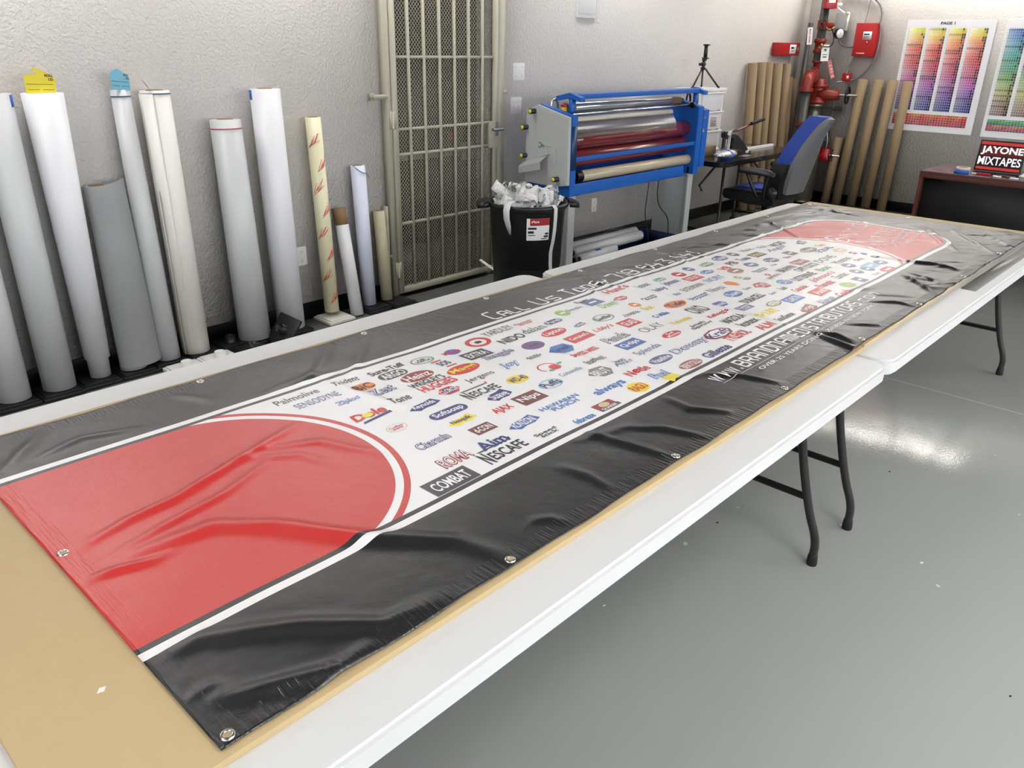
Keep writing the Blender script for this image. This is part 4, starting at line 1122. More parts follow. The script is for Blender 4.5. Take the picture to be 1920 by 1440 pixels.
# ------------------------------------------------------------------ roll laminator
XL, XR, YF, YB = 4.605, 6.565, 3.745, 4.150
lam = thing('laminating_machine', 'big blue and grey roll laminator with red rollers against the wall', 'machine', (5.6, 3.95, 0))
side = [(4.150, 1.190), (4.045, 1.236), (3.960, 1.214), (YF, 1.163), (YF-.008, .688), (3.86, .665), (4.150, .672)]
MB().prism(side, 'x', XL, XL+.042, bev=.006).build('side_panel', GREYM, lam)
ins = [(4.150, 1.188), (4.045, 1.240), (3.960, 1.218), (YF-.004, 1.168), (YF-.004, .60), (4.150, .60)]
MB().prism(ins, 'x', XL+.042, XL+.112, bev=.004).build('end_frame', BLUEM, lam)
MB().prism(ins, 'x', XR-.185, XR-.10, bev=.004).prism([(p[0], p[1]-.03) for p in ins[:4]]+[(YF-.004, .655), (4.150, .655)], 'x', XR-.10, XR, bev=.006).build('end_frame', BLUEM, lam)
# control strip on the left front
MB().b2((XL+.048, YF-.0065, .79), (XL+.106, YF-.004, 1.10)).build('control_strip', mat('dark_blue_strip', (24, 58, 100), .4), lam)
YEL = mat('yellow_knob_cap', (222, 212, 70), .45)
for y, z in ((4.066, 1.190), (4.139, 1.073), (4.144, .868), (3.823, .728)):
    k = MB().cyl((XL, y, z), (XL-.052, y, z), .019, seg=18).build('knob', BLACKP, lam)
    MB().cyl((XL-.050, y, z), (XL-.0555, y, z), .0145, seg=16).build('knob_cap', YEL, k)
# grey bent bracket on the side panel
q = MB().prism([(3.905, .900), (3.990, .870), (4.125, .822), (4.150, .845), (3.930, .925)][::-1], 'x', XL-.012, XL-.001)
q.poly([(XL-.075, 3.935, .845), (XL-.075, 4.150, .790), (XL-.004, 4.150, .832), (XL-.004, 3.925, .888)])
q.poly([(XL-.075, 3.935, .845), (XL-.068, 3.935, .790), (XL-.068, 4.150, .742), (XL-.075, 4.150, .790)])
q.prism([(3.848, .945), (3.895, .955), (3.905, .90), (3.87, .80), (3.835, .838)], 'x', XL-.006, XL-.001)
q.build('side_bracket', GREYM, lam)
LG = mat('logo_navy', (50, 70, 110), .5); LGG = mat('logo_green', (90, 150, 90), .5)
k = MB(); k.tube([(XL-.001, 4.005+.016*math.cos(R(a)), .955+.018*math.sin(R(a))) for a in range(40, 330, 24)], .0028, 6)
k.build('logo_ring', LG, lam)
k = MB(); k.text('fp', (XL-.0015, 3.972, .952), (0, -1, 0), (0, 0, 1), (.026, .030), .02); k.box((XL-.001, 3.925, .950), (.001, .055, .0025)); k.build('logo_lettering', LGG, lam)
# hood bar on two posts
for x in (4.775, XR-.075):
    MB().b2((x-.022, 3.835, 1.13), (x+.022, 3.865, 1.300)).build('hood_post', BLUEM, lam)
MB().prism([(3.755, 1.262), (3.755, 1.292), (3.860, 1.322), (3.985, 1.292), (3.985, 1.262), (3.86, 1.288)], 'x', 4.748, 4.800).prism([(3.755, 1.262), (3.755, 1.292), (3.860, 1.322), (3.985, 1.292), (3.985, 1.262), (3.86, 1.288)], 'x', XR-.10, XR-.045).b2((4.800, 3.80, 1.278), (XR-.10, 3.92, 1.312), bev=.004).build('hood_bar', BLUEM, lam)
sl = MB().b2((4.83, 3.99, 1.215), (6.36, 4.0, 1.262)); sl.build('rear_guard', mat('clear_guard', (178, 182, 184), .3), lam)
k = MB()
for i in range(15): k.b2((4.90+i*.095, 3.985, 1.262), (4.94+i*.095, 3.989, 1.268))
k.build('guard_ticks', INK, lam)
def rbar(name, y, z, r, x0, x1, m, **kw):
    return MB().lathe([(0, 0), (r-.003, 0), (r, .003), (r, x1-x0-.003), (r-.003, x1-x0), (0, x1-x0)], (x0, y, z), (1, 0, 0), seg=32).build(name, m, lam, sharp=60)
SILV = mat('silver_film', (205, 206, 206), .16, metal=.75)
r_ = rbar('film_roll', 3.93, 1.212, .033, 4.80, 6.34, SILV)
for a, b in ((4.796, 4.885), (6.205, 6.345)):
    MB().cyl((a, 3.93, 1.212), (b, 3.93, 1.212), .0335, seg=28).build('cardboard_end', CARD, r_)
MB().cyl((6.345, 3.93, 1.212), (6.40, 3.93, 1.212), .020, seg=18).build('roll_chuck', BLACKP, r_)
rbar('idler_rod', 3.800, 1.180, .0115, 4.715, 6.38, CHROME)
MB().cyl((6.35, 3.80, 1.180), (6.385, 3.80, 1.180), .024, seg=22).build('rod_bushing', BLACKP, lam)
rbar('idler_rod', 3.885, 1.166, .0095, 4.715, 6.38, CHROME)
rbar('liner_roller', 3.875, 1.128, .024, 4.715, 6.15, mat('cream_liner', (205, 200, 184), .3))
FILM = mat('smoky_film', (104, 96, 94), .18, alpha=.72, spec=.6)
q = MB(); 
for i in range(6):
    a, b = i/6, (i+1)/6
    ya, yb_ = 3.853-.055*math.sin(a*1.5), 3.853-.055*math.sin(b*1.5)
    q.poly([(4.76, ya, 1.120-a*.11), (6.14, ya, 1.120-a*.11), (6.14, yb_, 1.120-b*.11), (4.76, yb_, 1.120-b*.11)])
q.build('film_web', FILM, lam)
RROL = mat('dark_red_silicone', (104, 28, 34), .22, coat=.4)
rbar('pressure_roller', 3.870, .985, .067, 4.72, 6.38, RROL)
MB().lathe([(.0675, 0), (.0682, .002), (.0682, 1.38), (.0675, 1.382)], (4.86, 3.870, .985), (1, 0, 0), seg=36).build('roller_film', mat('glossy_film_on_roller', (116, 38, 42), .08, coat=1), lam)
rbar('pressure_roller', 3.875, .850, .064, 4.72, 6.38, mat('red_silicone', (118, 40, 42), .25, coat=.3))
rbar('take_up_roll', 3.815, .724, .043, 4.86, 6.53, mat('beige_film_roll_b', (190, 178, 150), .3, coat=.2))
MB().cyl((4.72, 3.815, .724), (4.86, 3.815, .724), .020, seg=18).cyl((4.80, 3.815, .724), (4.862, 3.815, .724), .036, 0.043, seg=22).build('roll_chuck', BLACKP, lam)
MB().b2((XL+.10, YF+.006, .848), (XR-.10, YF+.034, .880), bev=.003).build('front_bar', BLUEM, lam)
MB().b2((XL+.10, YF, .605), (XR-.335, YF+.012, .688), bev=.003).b2((XL+.10, YF, .60), (XR-.30, YB, .61)).b2((XL+.10, 4.08, .61), (XR-.18, 4.10, 1.14)).build('lower_tray', BLUEM, lam)
for x0_, x1_ in ((XL+.10, XL+.16), (XR-.175, XR-.115)):
    MB().b2((x0_, YF+.06, -.08), (x1_, YB-.02, .66), bev=.004).b2((x0_-.01, YF+.035, -.09), (x1_+.01, YF+.06, .66), bev=.003).b2((x0_-.02, YF-.03, -.105), (x1_+.02, YB, -.075), bev=.004).build('leg_panel', GREYM, lam)
e = MB().cyl((4.74, 3.90, 1.195), (4.74, 3.90, 1.222), .020, seg=20).build('emergency_stop', mat('stop_yellow', (200, 180, 60), .4), lam)
MB().lathe([(.015, 0), (.024, .004), (.024, .016), (.018, .022), (0, .023)], (4.74, 3.90, 1.222), seg=22).build('stop_button', REDP, e)
MB().tube([(4.70, 3.99, 1.20), (4.70, 3.99, 1.255), (4.735, 3.985, 1.275), (4.765, 3.98, 1.25), (4.77, 3.98, 1.20)], .008, 8, sm=2).build('grab_handle', CHROME, lam)
MB().tube([(6.50, 3.95, 1.13), (6.505, 3.95, 1.24), (6.56, 3.97, 1.27), (6.63, 3.99, 1.24), (6.65, 4.0, 1.16)], .010, 8, sm=2).build('hose', BLACKP, lam)
q = MB(); q.prism([(6.475, .955), (6.505, .955), (6.49, .985)], 'y', YF-.0052, YF-.0042); q.build('warning_sticker', mat('warning_yellow', (214, 190, 60), .5), lam)
q = MB().b2((6.465, YF-.0052, 1.06), (6.51, YF-.0042, 1.075)); q.build('name_sticker', mat('brown_sticker', (120, 96, 50), .5), lam)
# set the machine at its real size, standing off the wall
for o in list(lam.children_recursive):
    o.data.transform(Matrix.Translation((0, 0, .0987)) @ Matrix.Diagonal((.94, .94, .94, 1)))
lam.location = (5.264, 3.713, 0)
for n_, P in (('thin black power cord dropping below the blue machine to the tray', [(5.58, 3.66, .66), (5.56, 3.66, .49), (5.55, 3.66, .36), (5.60, 3.64, .19), (5.61, 3.63, .02)]), ('thicker black power cord curving down right of the thin one', [(5.67, 3.63, .66), (5.66, 3.63, .52), (5.71, 3.63, .41), (5.83, 3.61, .32), (5.84, 3.60, .2), (5.84, 3.60, .022)])):
    tag(MB().tube(P, .0042 if 'thin ' in n_ else .007, 8, sm=2).build('power_cord', BLACKP), n_, 'cord', 'cords below the machine')
# tray with spare rolls below
NAVY = mat('navy_plastic_bin', (16, 38, 74), .35)
bt = thing('storage_tray', 'long dark blue tray on the floor under the machine holding spare rolls', 'tray', (5.26, 3.73, 0))
q = MB(); ox0, ox1, oy0, oy1 = 4.56, 5.96, 3.53, 3.925; th = .008
q.b2((ox0, oy0, .004), (ox1, oy1, .014)); q.b2((ox0, oy0, .004), (ox1, oy0+th, .13)); q.b2((ox0, oy1-th, .004), (ox1, oy1, .15)); q.b2((ox0, oy0, .004), (ox0+th, oy1, .15)); q.b2((ox1-th, oy0, .004), (ox1, oy1, .15))
q.build('tray_shell', NAVY, bt)
def lying(label, p0, p1, r, col, tape=None):
    p0 = V(*p0); p1 = V(*p1); L = (p1-p0).length; ax = (p1-p0).normalized()
    t = thing('spare_roll', label, 'roll', p0, 'spare rolls lying in the tray')
    MB().lathe([(r*.55, 0), (r, 0), (r, L), (r*.55, L), (r*.5, L-.05)], p0, ax, seg=28).build('wound_sheet', SHEETS[col], t)
    MB().lathe([(r*.42, -.004), (r*.56, -.004), (r*.56, .05), (r*.42, .05)], p0, ax, seg=22, closed=True).build('core', mat('grey_core', (110, 108, 102), .7), t)
    if tape is not None:
        c = p0+ax*tape
        MB().box(c+V(0, -r*.2, r*.95), (.035, .03, .004), rz=.3).box(c+V(.03, -r*.2, r*.98), (.02, .035, .004), rz=-.4).build('tape_scrap', TAPE_B, t)
lying('short spare roll with a torn blue tape scrap lying in the tray', (4.62, 3.595, .165), (5.10, 3.62, .165), .034, 'grey', tape=.22)
lying('thicker spare roll lying in the tray behind the short one', (4.70, 3.72, .175), (5.60, 3.725, .175), .040, 'grey')
lying('spare roll at the back of the tray, its right end showing', (4.80, 3.83, .185), (5.68, 3.83, .185), .034, 'grey')

# ------------------------------------------------------------------ black folding table with press, drawers and tripod
BT = mat('black_table_top', (24, 24, 26), .16, bump=.0003, bscale=200, var=.1)
bt = thing('folding_table', 'black folding table along the back wall holding the grommet press', 'table', (7.35, 3.70, 0))
pl = []; rr = .06
for cx_, cy_, a0 in ((7.83-rr, 3.99-rr, 0), (6.26+rr, 3.99-rr, 90), (6.26+rr, 3.385+rr, 180), (7.83-rr, 3.385+rr, 270)):
    for k in range(7): pl.append((cx_+rr*math.cos(R(a0+15*k)), cy_+rr*math.sin(R(a0+15*k))))
MB().prism(pl, 'z', .700, .742, bev=.006).build('tabletop', BT, bt)
for x in (6.50, 7.60):
    for y in (3.50, 3.93):
        MB().tube([(x, y, .70), (x, y, .05), (x, y, .012)], .0125, 10).build('leg', STEEL_B, bt)
    MB().cyl((x, 3.50, .10), (x, 3.93, .10), .0115, seg=10).build('leg_crossbar', STEEL_B, bt)
    MB().tube([(x, 3.44, .014), (x, 3.96, .014)], .014, 8).build('floor_bar', STEEL_B, bt)
    s_ = 1 if x < 7 else -1
    MB().tube([(x, 3.70, .45), (x-.05*s_, 3.70, .50), (x+.28*s_, 3.70, .69)], .010, 8).build('brace', STEEL_B, bt)
CAST = mat('cast_iron_press', (40, 41, 43), .4, metal=.3, bump=.0004, bscale=90)
pr = thing('grommet_press', 'dark grey hand grommet press with a long lever on the black table', 'press', (6.90, 3.62, .742))
c = MB()
c.prism([(6.68, .775), (7.10, .762), (7.10, .742), (6.68, .742)], 'y', 3.575, 3.68)
c.prism([(6.675, .925), (6.835, .925), (6.90, .905), (7.07, .80), (7.10, .78), (7.10, .762), (6.98, .775), (6.86, .79), (6.80, .80), (6.775, .83), (6.80, .875), (6.80, .892), (6.675, .892)], 'y', 3.605, 3.645, bev=.004)
c.build('c_frame', CAST, pr)
MB().cyl((6.665, 3.625, .815), (6.665, 3.625, .955), .016, seg=14).cyl((6.70, 3.625, .775), (6.70, 3.625, .80), .020, seg=14).b2((6.642, 3.603, .905), (6.688, 3.647, .945), bev=.004).build('ram_housing', CAST, pr)
MB().cyl((6.715, 3.61, .79), (6.715, 3.61, .96), .0065, seg=10).cyl((6.742, 3.61, .79), (6.742, 3.61, .96), .0065, seg=10).cyl((6.665, 3.595, .945), (6.665, 3.655, .945), .014, seg=14).build('guide_rods', STEEL, pr)
MB().tube([(6.70, 3.62, .945), (6.76, 3.62, .952), (6.84, 3.62, .966)], .006, 8).build('lever_link', STEEL, pr)
MB().ribbon([(6.80, 3.62, .952), (6.90, 3.62, .958), (7.02, 3.62, .975), (7.10, 3.62, .992)], V(0, .014, .014), .009).build('lever', mat('dark_red_lever', (112, 26, 36), .35), pr)
MB().cyl((7.08, 3.62, .988), (7.14, 3.62, 1.0), .011, seg=12).build('lever_collar', CHROME, pr)
MB().cyl((7.13, 3.62, .998), (7.375, 3.62, 1.028), .0155, seg=16).build('lever_grip', BLACKP, pr)
MB().b2((7.00, 3.572, .748), (7.06, 3.5745, .772)).build('press_sticker', WHITEP, pr)
tag(MB().b2((7.16, 3.69, .7425), (7.80, 3.72, .766), bev=.001).build('white_bar', WHITEP), 'long white bar lying on the black table right of the press', 'bar')
tag(MB().box((7.28, 3.80, .751), (.40, .16, .016), rz=.05, bev=.002).build('cardboard_sheet', mat('reddish_brown_card', (122, 86, 66), .7)), 'reddish brown card lying behind the white bar on the black table', 'card')
tag(MB().box((6.62, 3.78, .785), (.18, .11, .085), rz=-.1, bev=.002).build('cardboard_box', CARD), 'small brown cardboard box beside the press on the black table', 'box')
FOIL = mat('silver_foil', (200, 202, 204), .25, metal=.8, bump=.012, bscale=55)
fb = thing('foil_bag', 'crumpled silver foil bag with a blue tape band at the front of the black table', 'bag', (6.53, 3.52, .742))
q = MB(); rn = random.Random(5)
nseg, nr_ = 22, 9
rings = []
for i in range(nr_+1):
    t_ = i/nr_; rr_ = .055*math.sin(math.pi*min(.97, max(.04, t_)))**.5
    rings.append([q.bm.verts.new((6.36+.34*t_, 3.52+rr_*1.3*math.cos(2*math.pi*k/nseg)+rn.uniform(-.006, .006), .742+.041+rr_*.62*math.sin(2*math.pi*k/nseg)+rn.uniform(-.004, .004))) for k in range(nseg)])
for a, b in zip(rings, rings[1:]):
    for k in range(nseg): q.face([a[k], a[(k+1) % nseg], b[(k+1) % nseg], b[k]])
q.face(rings[0][::-1]); q.face(rings[-1]); q.build('bag', FOIL, fb, sharp=20)
q = MB(); q.lathe([(.001, 0)], (0, 0, 0)) if 0 else None
q.tube([(6.52+.0*math.cos(a), 3.52+.073*math.cos(a), .777+.037*math.sin(a)) for a in [R(i*20) for i in range(18)]], .015, 6, closed=True, flat=.25); q.build('blue_band', TAPE_B, fb)
tag(MB().box((6.86, 3.50, .745), (.16, .07, .004), rz=.1).build('paper_slip', mat('grey_paper', (120, 120, 122), .6)), 'small grey paper slip near the front edge of the black table', 'paper')
tag(MB().box((6.86, 3.73, .752), (.20, .06, .012), rz=.25).box((6.88, 3.735, .763), (.18, .05, .010), rz=.1).build('white_paper', WHITEP), 'folded white papers tucked under the press on the black table', 'paper')
# drawer tower (stands on the table)
TW = mat('clear_drawer_plastic', (212, 213, 215), .25, spec=.6)
dt = thing('drawer_tower', 'white plastic drawer tower with three clear drawers behind the blue machine', 'drawers', (6.97, 4.02, .742))
dx0, dx1, dy0, dy1 = 6.66, 7.05, 3.90, 4.20
MB().b2((dx0-.03, dy0-.02, 1.275), (dx1+.03, dy1, 1.298), bev=.005).build('top_panel', WHITEP, dt)
q = MB()
for x in (dx0, dx1): q.b2((x-.014, dy0, .745), (x+.014, dy0+.03, 1.275)).b2((x-.014, dy1-.03, .745), (x+.014, dy1, 1.275))
q.b2((dx0-.02, dy0-.015, .742), (dx1+.02, dy1, .765), bev=.004); q.build('frame', WHITEP, dt)
for i in range(3):
    z0 = .775+i*.168
    d_ = MB().b2((dx0+.016, dy0-.012, z0), (dx1-.016, dy1-.02, z0+.150), bev=.006).build('drawer', TW, dt)
    MB().b2((dx0-.01, dy0-.028, z0+.143), (dx1+.01, dy0-.004, z0+.158), bev=.004).build('drawer_handle', WHITEP, d_)
    if i == 1:
        k = MB(); k.b2((dx1-.20, dy0-.0135, z0+.02), (dx1-.08, dy0-.0125, z0+.115)); k.build('sticker', mat('label_white', (205, 200, 198), .5), d_)
        k = MB()
        for a in range(5): k.b2((dx1-.19, dy0-.0142, z0+.03+a*.016), (dx1-.10-.01*(a % 2), dy0-.0136, z0+.038+a*.016))
        k.build('sticker_print', mat('sticker_brown', (120, 100, 90), .5), d_)
# tripod
tp = thing('phone_tripod', 'small black phone tripod standing on top of the white drawer tower', 'tripod', (6.85, 4.02, 1.298))
hz = 1.462
for ang in (192, 300, 30):
    d = V(math.cos(R(ang)), math.sin(R(ang)), 0)
    foot = V(6.85, 4.02, 0)+d*(.245 if ang == 192 else .17)
    if foot.y > 4.19: foot.y = 4.19
    if foot.y < 3.89: foot.y = 3.89
    foot.z = 1.304
    l = MB().tube([V(6.85, 4.02, hz)+d*.02, foot], [.0075, .0085], 10).build('leg', BLACKP, tp)
    MB().lathe([(0, -.008), (.010, -.006), (.011, .003), (.0085, .008)], foot+V(0, 0, .003), seg=12).build('foot_tip', RUBBER, l)
MB().cyl((6.85, 4.02, hz-.012), (6.85, 4.02, hz+.012), .023, seg=16).build('leg_hub', BLACKP, tp)
MB().lathe([(0, .0), (.012, .002), (.022, .02), (.022, .036), (.010, .052), (0, .054)], (6.85, 4.02, hz+.010), seg=18).cyl((6.79, 4.02, hz+.036), (6.84, 4.02, hz+.036), .006, seg=8).cyl((6.785, 4.02, hz+.036), (6.80, 4.02, hz+.036), .013, seg=12).build('ball_head', BLACKP, tp)
MB().b2((6.835, 4.01, hz+.064), (6.880, 4.03, hz+.082)).b2((6.860, 4.01, hz+.075), (6.885, 4.035, hz+.205)).b2((6.838, 3.99, hz+.192), (6.885, 4.035, hz+.204)).b2((6.838, 3.99, hz+.082), (6.885, 4.035, hz+.094)).cyl((6.85, 4.02, hz+.05), (6.85, 4.02, hz+.07), .006, seg=10).build('phone_clamp', BLACKP, tp)

# ------------------------------------------------------------------ cardboard tubes
def tube_(label, p0, p1, r, grp):
    p0 = V(*p0); p1 = V(*p1); L = (p1-p0).length; ax = (p1-p0).normalized()
    t = MB().lathe([(r-.005, 0), (r, 0), (r, L), (r-.005, L), (r-.005, 0)], p0, ax, seg=30).build('cardboard_tube', CARD, sharp=50)
    tag(t, label, 'tube', grp)
GA = 'cardboard tubes leaning on the back wall'; GB = 'cardboard tubes leaning on the poster wall'
for x, r, L, l in [(8.075, 0.048, 1.5, 'brown cardboard tube, leftmost of the row leaning in the corner'),
                   (8.266, 0.048, 1.505, 'brown cardboard tube, second from the left in the corner row'),
                   (8.421, 0.048, 1.505, 'brown cardboard tube, third from the left in the corner row'),
                   (8.631, 0.052, 1.495, 'brown cardboard tube, fourth from the left in the corner row'),
                   (8.845, 0.048, 1.49, 'brown cardboard tube, rightmost of the tall ones in the corner row'),
                   (9.0, 0.036, 1.35, 'slimmer brown cardboard tube, left of the two mid-height ones beside the red pipes'),
                   (9.115, 0.034, 1.335, 'slim brown cardboard tube, right of the two mid-height ones beside the red pipes')]:
    tube_(l, (x-.02, WY-.02-r-.10, .004), (x, WY-.014-r, L), r, GA)
tube_('short brown cardboard tube at the right end of the corner row beside the red pipes', (9.195, 4.06, .004), (9.20, 4.18, .70), .034, GA)
for y0, y1, r, L, l in [(3.675, 3.642, .048, .735, 'short brown cardboard tube, leftmost below the red cabinet'), (3.545, 3.488, .050, 1.352, 'brown cardboard tube right beside the short one on the poster wall'),
                        (3.375, 3.318, .050, 1.355, 'brown cardboard tube, middle one of the five below the red cabinet'), (3.210, 3.175, .050, 1.355, 'brown cardboard tube overlapping the left edge of the first poster'),
                        (3.035, 3.020, .048, 1.350, 'brown cardboard tube, rightmost of the five, in front of the first poster')]:
    tube_(l, (9.30, y0, .004), (9.318, y1, L), r, GB)
tag(MB().box((9.15, 3.35, .011), (.20, .55, .018), bev=.003).build('floor_mat', BST), 'flat black plate on the floor under the leaning tubes', 'plate')

# ------------------------------------------------------------------ gaming chair
CB = mat('black_leatherette', (18, 18, 20), .38, bump=.0005, bscale=70); CBL = mat('blue_mesh_fabric', (18, 58, 150), .6, bump=.001, bscale=200); CG = mat('grey_chair_shell', (104, 105, 108), .5, bump=.0003, bscale=150)
ch = thing('gaming_chair', 'blue and black gaming chair with a grey back, turned towards the black table', 'chair', (6.80, 3.15, 0))
def slab(prof_front, prof_back, wf, x, m, name, parent, n=10):
    q = MB(); rings = []
    for (yf_, zf), (yb__, zb), hw in zip(prof_front, prof_back, wf):
        ring = []
        for k in range(n+1):
            s_ = -1+2*k/n; ring.append(q.bm.verts.new((x+s_*hw, yf_+(abs(s_)**3)*.045, zf)))
        for k in range(n, -1, -1):
            s_ = -1+2*k/n; ring.append(q.bm.verts.new((x+s_*hw*.97, yb__+(abs(s_)**3)*.03, zb)))
        rings.append(ring)
    for a, b in zip(rings, rings[1:]):
        for k in range(len(a)): q.face([a[k], a[(k+1) % len(a)], b[(k+1) % len(b)], b[k]])
    q.face(rings[0][::-1]); q.face(rings[-1])
    return q.build(name, m, parent, recalc=True)
# backrest: front (towards +Y) blue/black pad, rear grey shell
zs = [(3.06, .50), (3.035, .62), (2.995, .76), (2.95, .90), (2.905, 1.00), (2.86, 1.08), (2.83, 1.13)]
pad = slab([(y+.055, z) for y, z in zs], [(y-.055, z-.005) for y, z in zs], [.19, .215, .205, .165, .12, .095, .06], 6.86, CBL, 'backrest', ch)
shell = slab([(y-.055, z-.006) for y, z in zs], [(y-.105+.02*i/6, z-.02) for i, (y, z) in enumerate(zs)], [.185, .21, .20, .16, .115, .09, .05], 6.86, CG, 'back_shell', ch)
MB().tube([(6.86+.12*math.cos(R(a)), 2.825+.02, .90+.10*math.sin(R(a))) for a in (20, 60, 100, 140)], .016, 8, sm=1, flat=.5).build('blue_trim', CBL, shell)
slab([(3.14, .44), (3.125, .52), (3.10, .64), (3.07, .74)], [(3.0, .44), (3.0, .52), (2.975, .64), (2.955, .74)], [.225, .235, .235, .215], 6.84, CB, 'side_bolster', ch)
q = MB(); q.prism([(3.03, .40), (3.05, .50), (3.20, .495), (3.40, .50), (3.50, .49), (3.53, .455), (3.50, .41), (3.30, .385), (3.10, .385)], 'x', 6.53, 7.07, bev=.022); seat = q.build('seat', CB, ch)
MB().prism([(3.08, .500), (3.12, .512), (3.40, .515), (3.46, .502), (3.40, .49), (3.10, .49)], 'x', 6.64, 6.96, bev=.006).build('seat_inlay', CBL, seat)
for s_ in (-1, 1):
    x = 6.80+s_*.305
    a_ = MB().tube([(x, 3.02, .655), (x, 3.10, .672), (x, 3.30, .678), (x, 3.36, .668)], [.022, .036, .036, .024], 12, sm=1, flat=.5).build('armrest', CB, ch)
    MB().tube([(x, 3.08, .665), (x-s_*.005, 3.10, .56), (x-s_*.05, 3.12, .43)], .018, 8, sm=1).tube([(x, 3.28, .665), (x-s_*.01, 3.22, .54), (x-s_*.06, 3.16, .42)], .015, 8, sm=1).build('arm_support', BLACKP, a_)
    MB().cyl((6.80+s_*.24, 3.06, .50), (6.80+s_*.285, 3.06, .50), .05, seg=20).build('recliner_hinge', BLACKP, ch)
MB().cyl((6.80, 3.22, .10), (6.80, 3.22, .38), .026, seg=14).cyl((6.80, 3.22, .06), (6.80, 3.22, .20), .036, seg=14).b2((6.70, 3.12, .365), (6.90, 3.34, .39)).build('gas_column', BLACKP, ch)
for k in range(5):
    a = R(20+72*k); d = V(math.cos(a), math.sin(a), 0)
    l = MB().tube([V(6.80, 3.22, .10), V(6.80, 3.22, .095)+d*.16, V(6.80, 3.22, .072)+d*.30], [.026, .022, .016], 10).build('base_arm', BLACKP, ch)
    w_ = V(-d.y, d.x, 0); c_ = V(6.80, 3.22, .028)+d*.305
    MB().cyl(c_-w_*.024, c_-w_*.006, .0275, seg=16).cyl(c_+w_*.006, c_+w_*.024, .0275, seg=16).cyl(c_, c_+V(0, 0, .05), .008, seg=8).build('caster', BLACKP, l)

# ------------------------------------------------------------------ fire sprinkler riser in the corner
rs = thing('sprinkler_riser', 'red and dark sprinkler riser pipes with valves in the room corner', 'pipes', (9.15, 4.02, 0))
px_, py_ = 9.19, 3.98
MB().cyl((px_, py_, 1.52), (px_, py_, CZ), .045, seg=24).build('upper_pipe', PIPE_BLK, rs)
MB().cyl((9.04, 4.05, 1.40), (9.04, 4.05, 1.90), .026, seg=16).cyl((9.04, 4.05, .0), (9.04, 4.05, 1.40), .026, seg=16).build('drain_pipe', PIPE_BLK, rs)
q = MB().lathe([(.04, 0), (.062, .005), (.062, .03), (.05, .035), (.05, .10), (.064, .11), (.064, .14), (.045, .15)], (px_, py_, 1.60), seg=28); q.build('check_valve', PIPE_RED, rs)
MB().lathe([(.035, 0), (.035, .06), (.052, .062), (.052, .085), (.036, .09), (.036, .15)], (px_, py_, 1.44), seg=24).build('riser_body', PIPE_RED, rs)
# elbow with grooved coupling running towards the left
q = MB(); q.tube([(9.17, 3.97, 1.36), (9.05, 3.95, 1.367), (8.93, 3.93, 1.357), (8.885, 3.92, 1.31), (8.875, 3.92, 1.24)], .062, 22, sm=2); q.build('elbow', PIPE_RED, rs)
for c_, a_ in (((9.00, 3.94, 1.365), (1, .2, 0)), ((9.08, 3.955, 1.364), (1, .2, 0)), ((8.875, 3.92, 1.235), (0, 0, 1))):
    MB().lathe([(.06, -.018), (.078, -.016), (.078, .016), (.06, .018)], c_, a_, seg=26).box(V(*c_)+V(0, -.01, .085) if a_[2] == 0 else V(*c_)+V(.085, 0, 0), (.03, .03, .02), bev=.004).build('coupling', PIPE_RED, rs)
MB().cyl((8.875, 3.92, .0), (8.875, 3.92, 1.22), .055, seg=24).lathe([(.055, 0), (.07, .002), (.07, .03), (.055, .032)], (8.875, 3.92, .86), seg=24).build('main_pipe', PIPE_BLK, rs)
MB().lathe([(.058, 0), (.088, .0), (.088, .022), (.07, .03), (.06, -.0)], (8.895, 3.90, .885), seg=26).lathe([(.085, 0), (.078, -.06), (.055, -.14), (.02, -.17), (0, -.17)], (8.895, 3.90, .885), seg=26).build('red_fitting', PIPE_RED, rs)
# gate valve body to the right with handwheel
q = MB().cyl((9.16, 3.90, 1.21), (9.16, 3.90, 1.34), .07, seg=26).lathe([(.07, 0), (.098, .002), (.098, .028), (.07, .03)], (9.16, 3.90, 1.255), seg=26).lathe([(.07, 0), (.10, .002), (.10, .030), (.07, .032)], (9.16, 3.90, 1.085), seg=26).cyl((9.16, 3.90, 1.11), (9.16, 3.90, 1.26), .085, .065, seg=24)
q.tube([(9.15, 3.90, 1.18), (9.19, 3.78, 1.18), (9.215, 3.68, 1.18)], [.075, .06, .05], 18)
q.build('gate_valve', PIPE_RED, rs)
WHL = mat('dark_handwheel', (34, 32, 32), .4, metal=.3)
def wheel(c, ax, r_, parent):
    c = V(*c); ax = V(*ax).normalized(); u = ax.orthogonal().normalized(); w_ = ax.cross(u)
    q = MB().tube([c+u*math.cos(2*math.pi*k/28)*r_+w_*math.sin(2*math.pi*k/28)*r_ for k in range(28)], r_*.11, 8, closed=True)
    for k in range(5):
        a = 2*math.pi*k/5; q.cyl(c, c+(u*math.cos(a)+w_*math.sin(a))*r_, r_*.07, seg=8)
    q.cyl(c-ax*r_*.15, c+ax*r_*.15, r_*.18, seg=12); q.build('handwheel', WHL, parent)
wheel((9.235, 3.60, 1.185), (.15, -1, 0), .088, rs)
MB().cyl((9.22, 3.68, 1.182), (9.245, 3.50, 1.185), .013, seg=12).build('valve_stem', STEEL, rs)
wheel((9.07, 3.93, 1.885), (-.6, -.8, 0), .045, rs)
BRASS = mat('tarnished_brass', (150, 124, 84), .4, metal=.6)
MB().cyl((9.08, 3.94, 1.885), (px_, py_, 1.885), .020, seg=14).cyl((px_, py_, 1.84), (px_, py_, 1.93), .055, seg=22).cyl((px_-.01, py_-.02, 1.885), (px_+.06, py_-.09, 1.875), .028, seg=14).build('test_valve', PIPE_RED, rs)
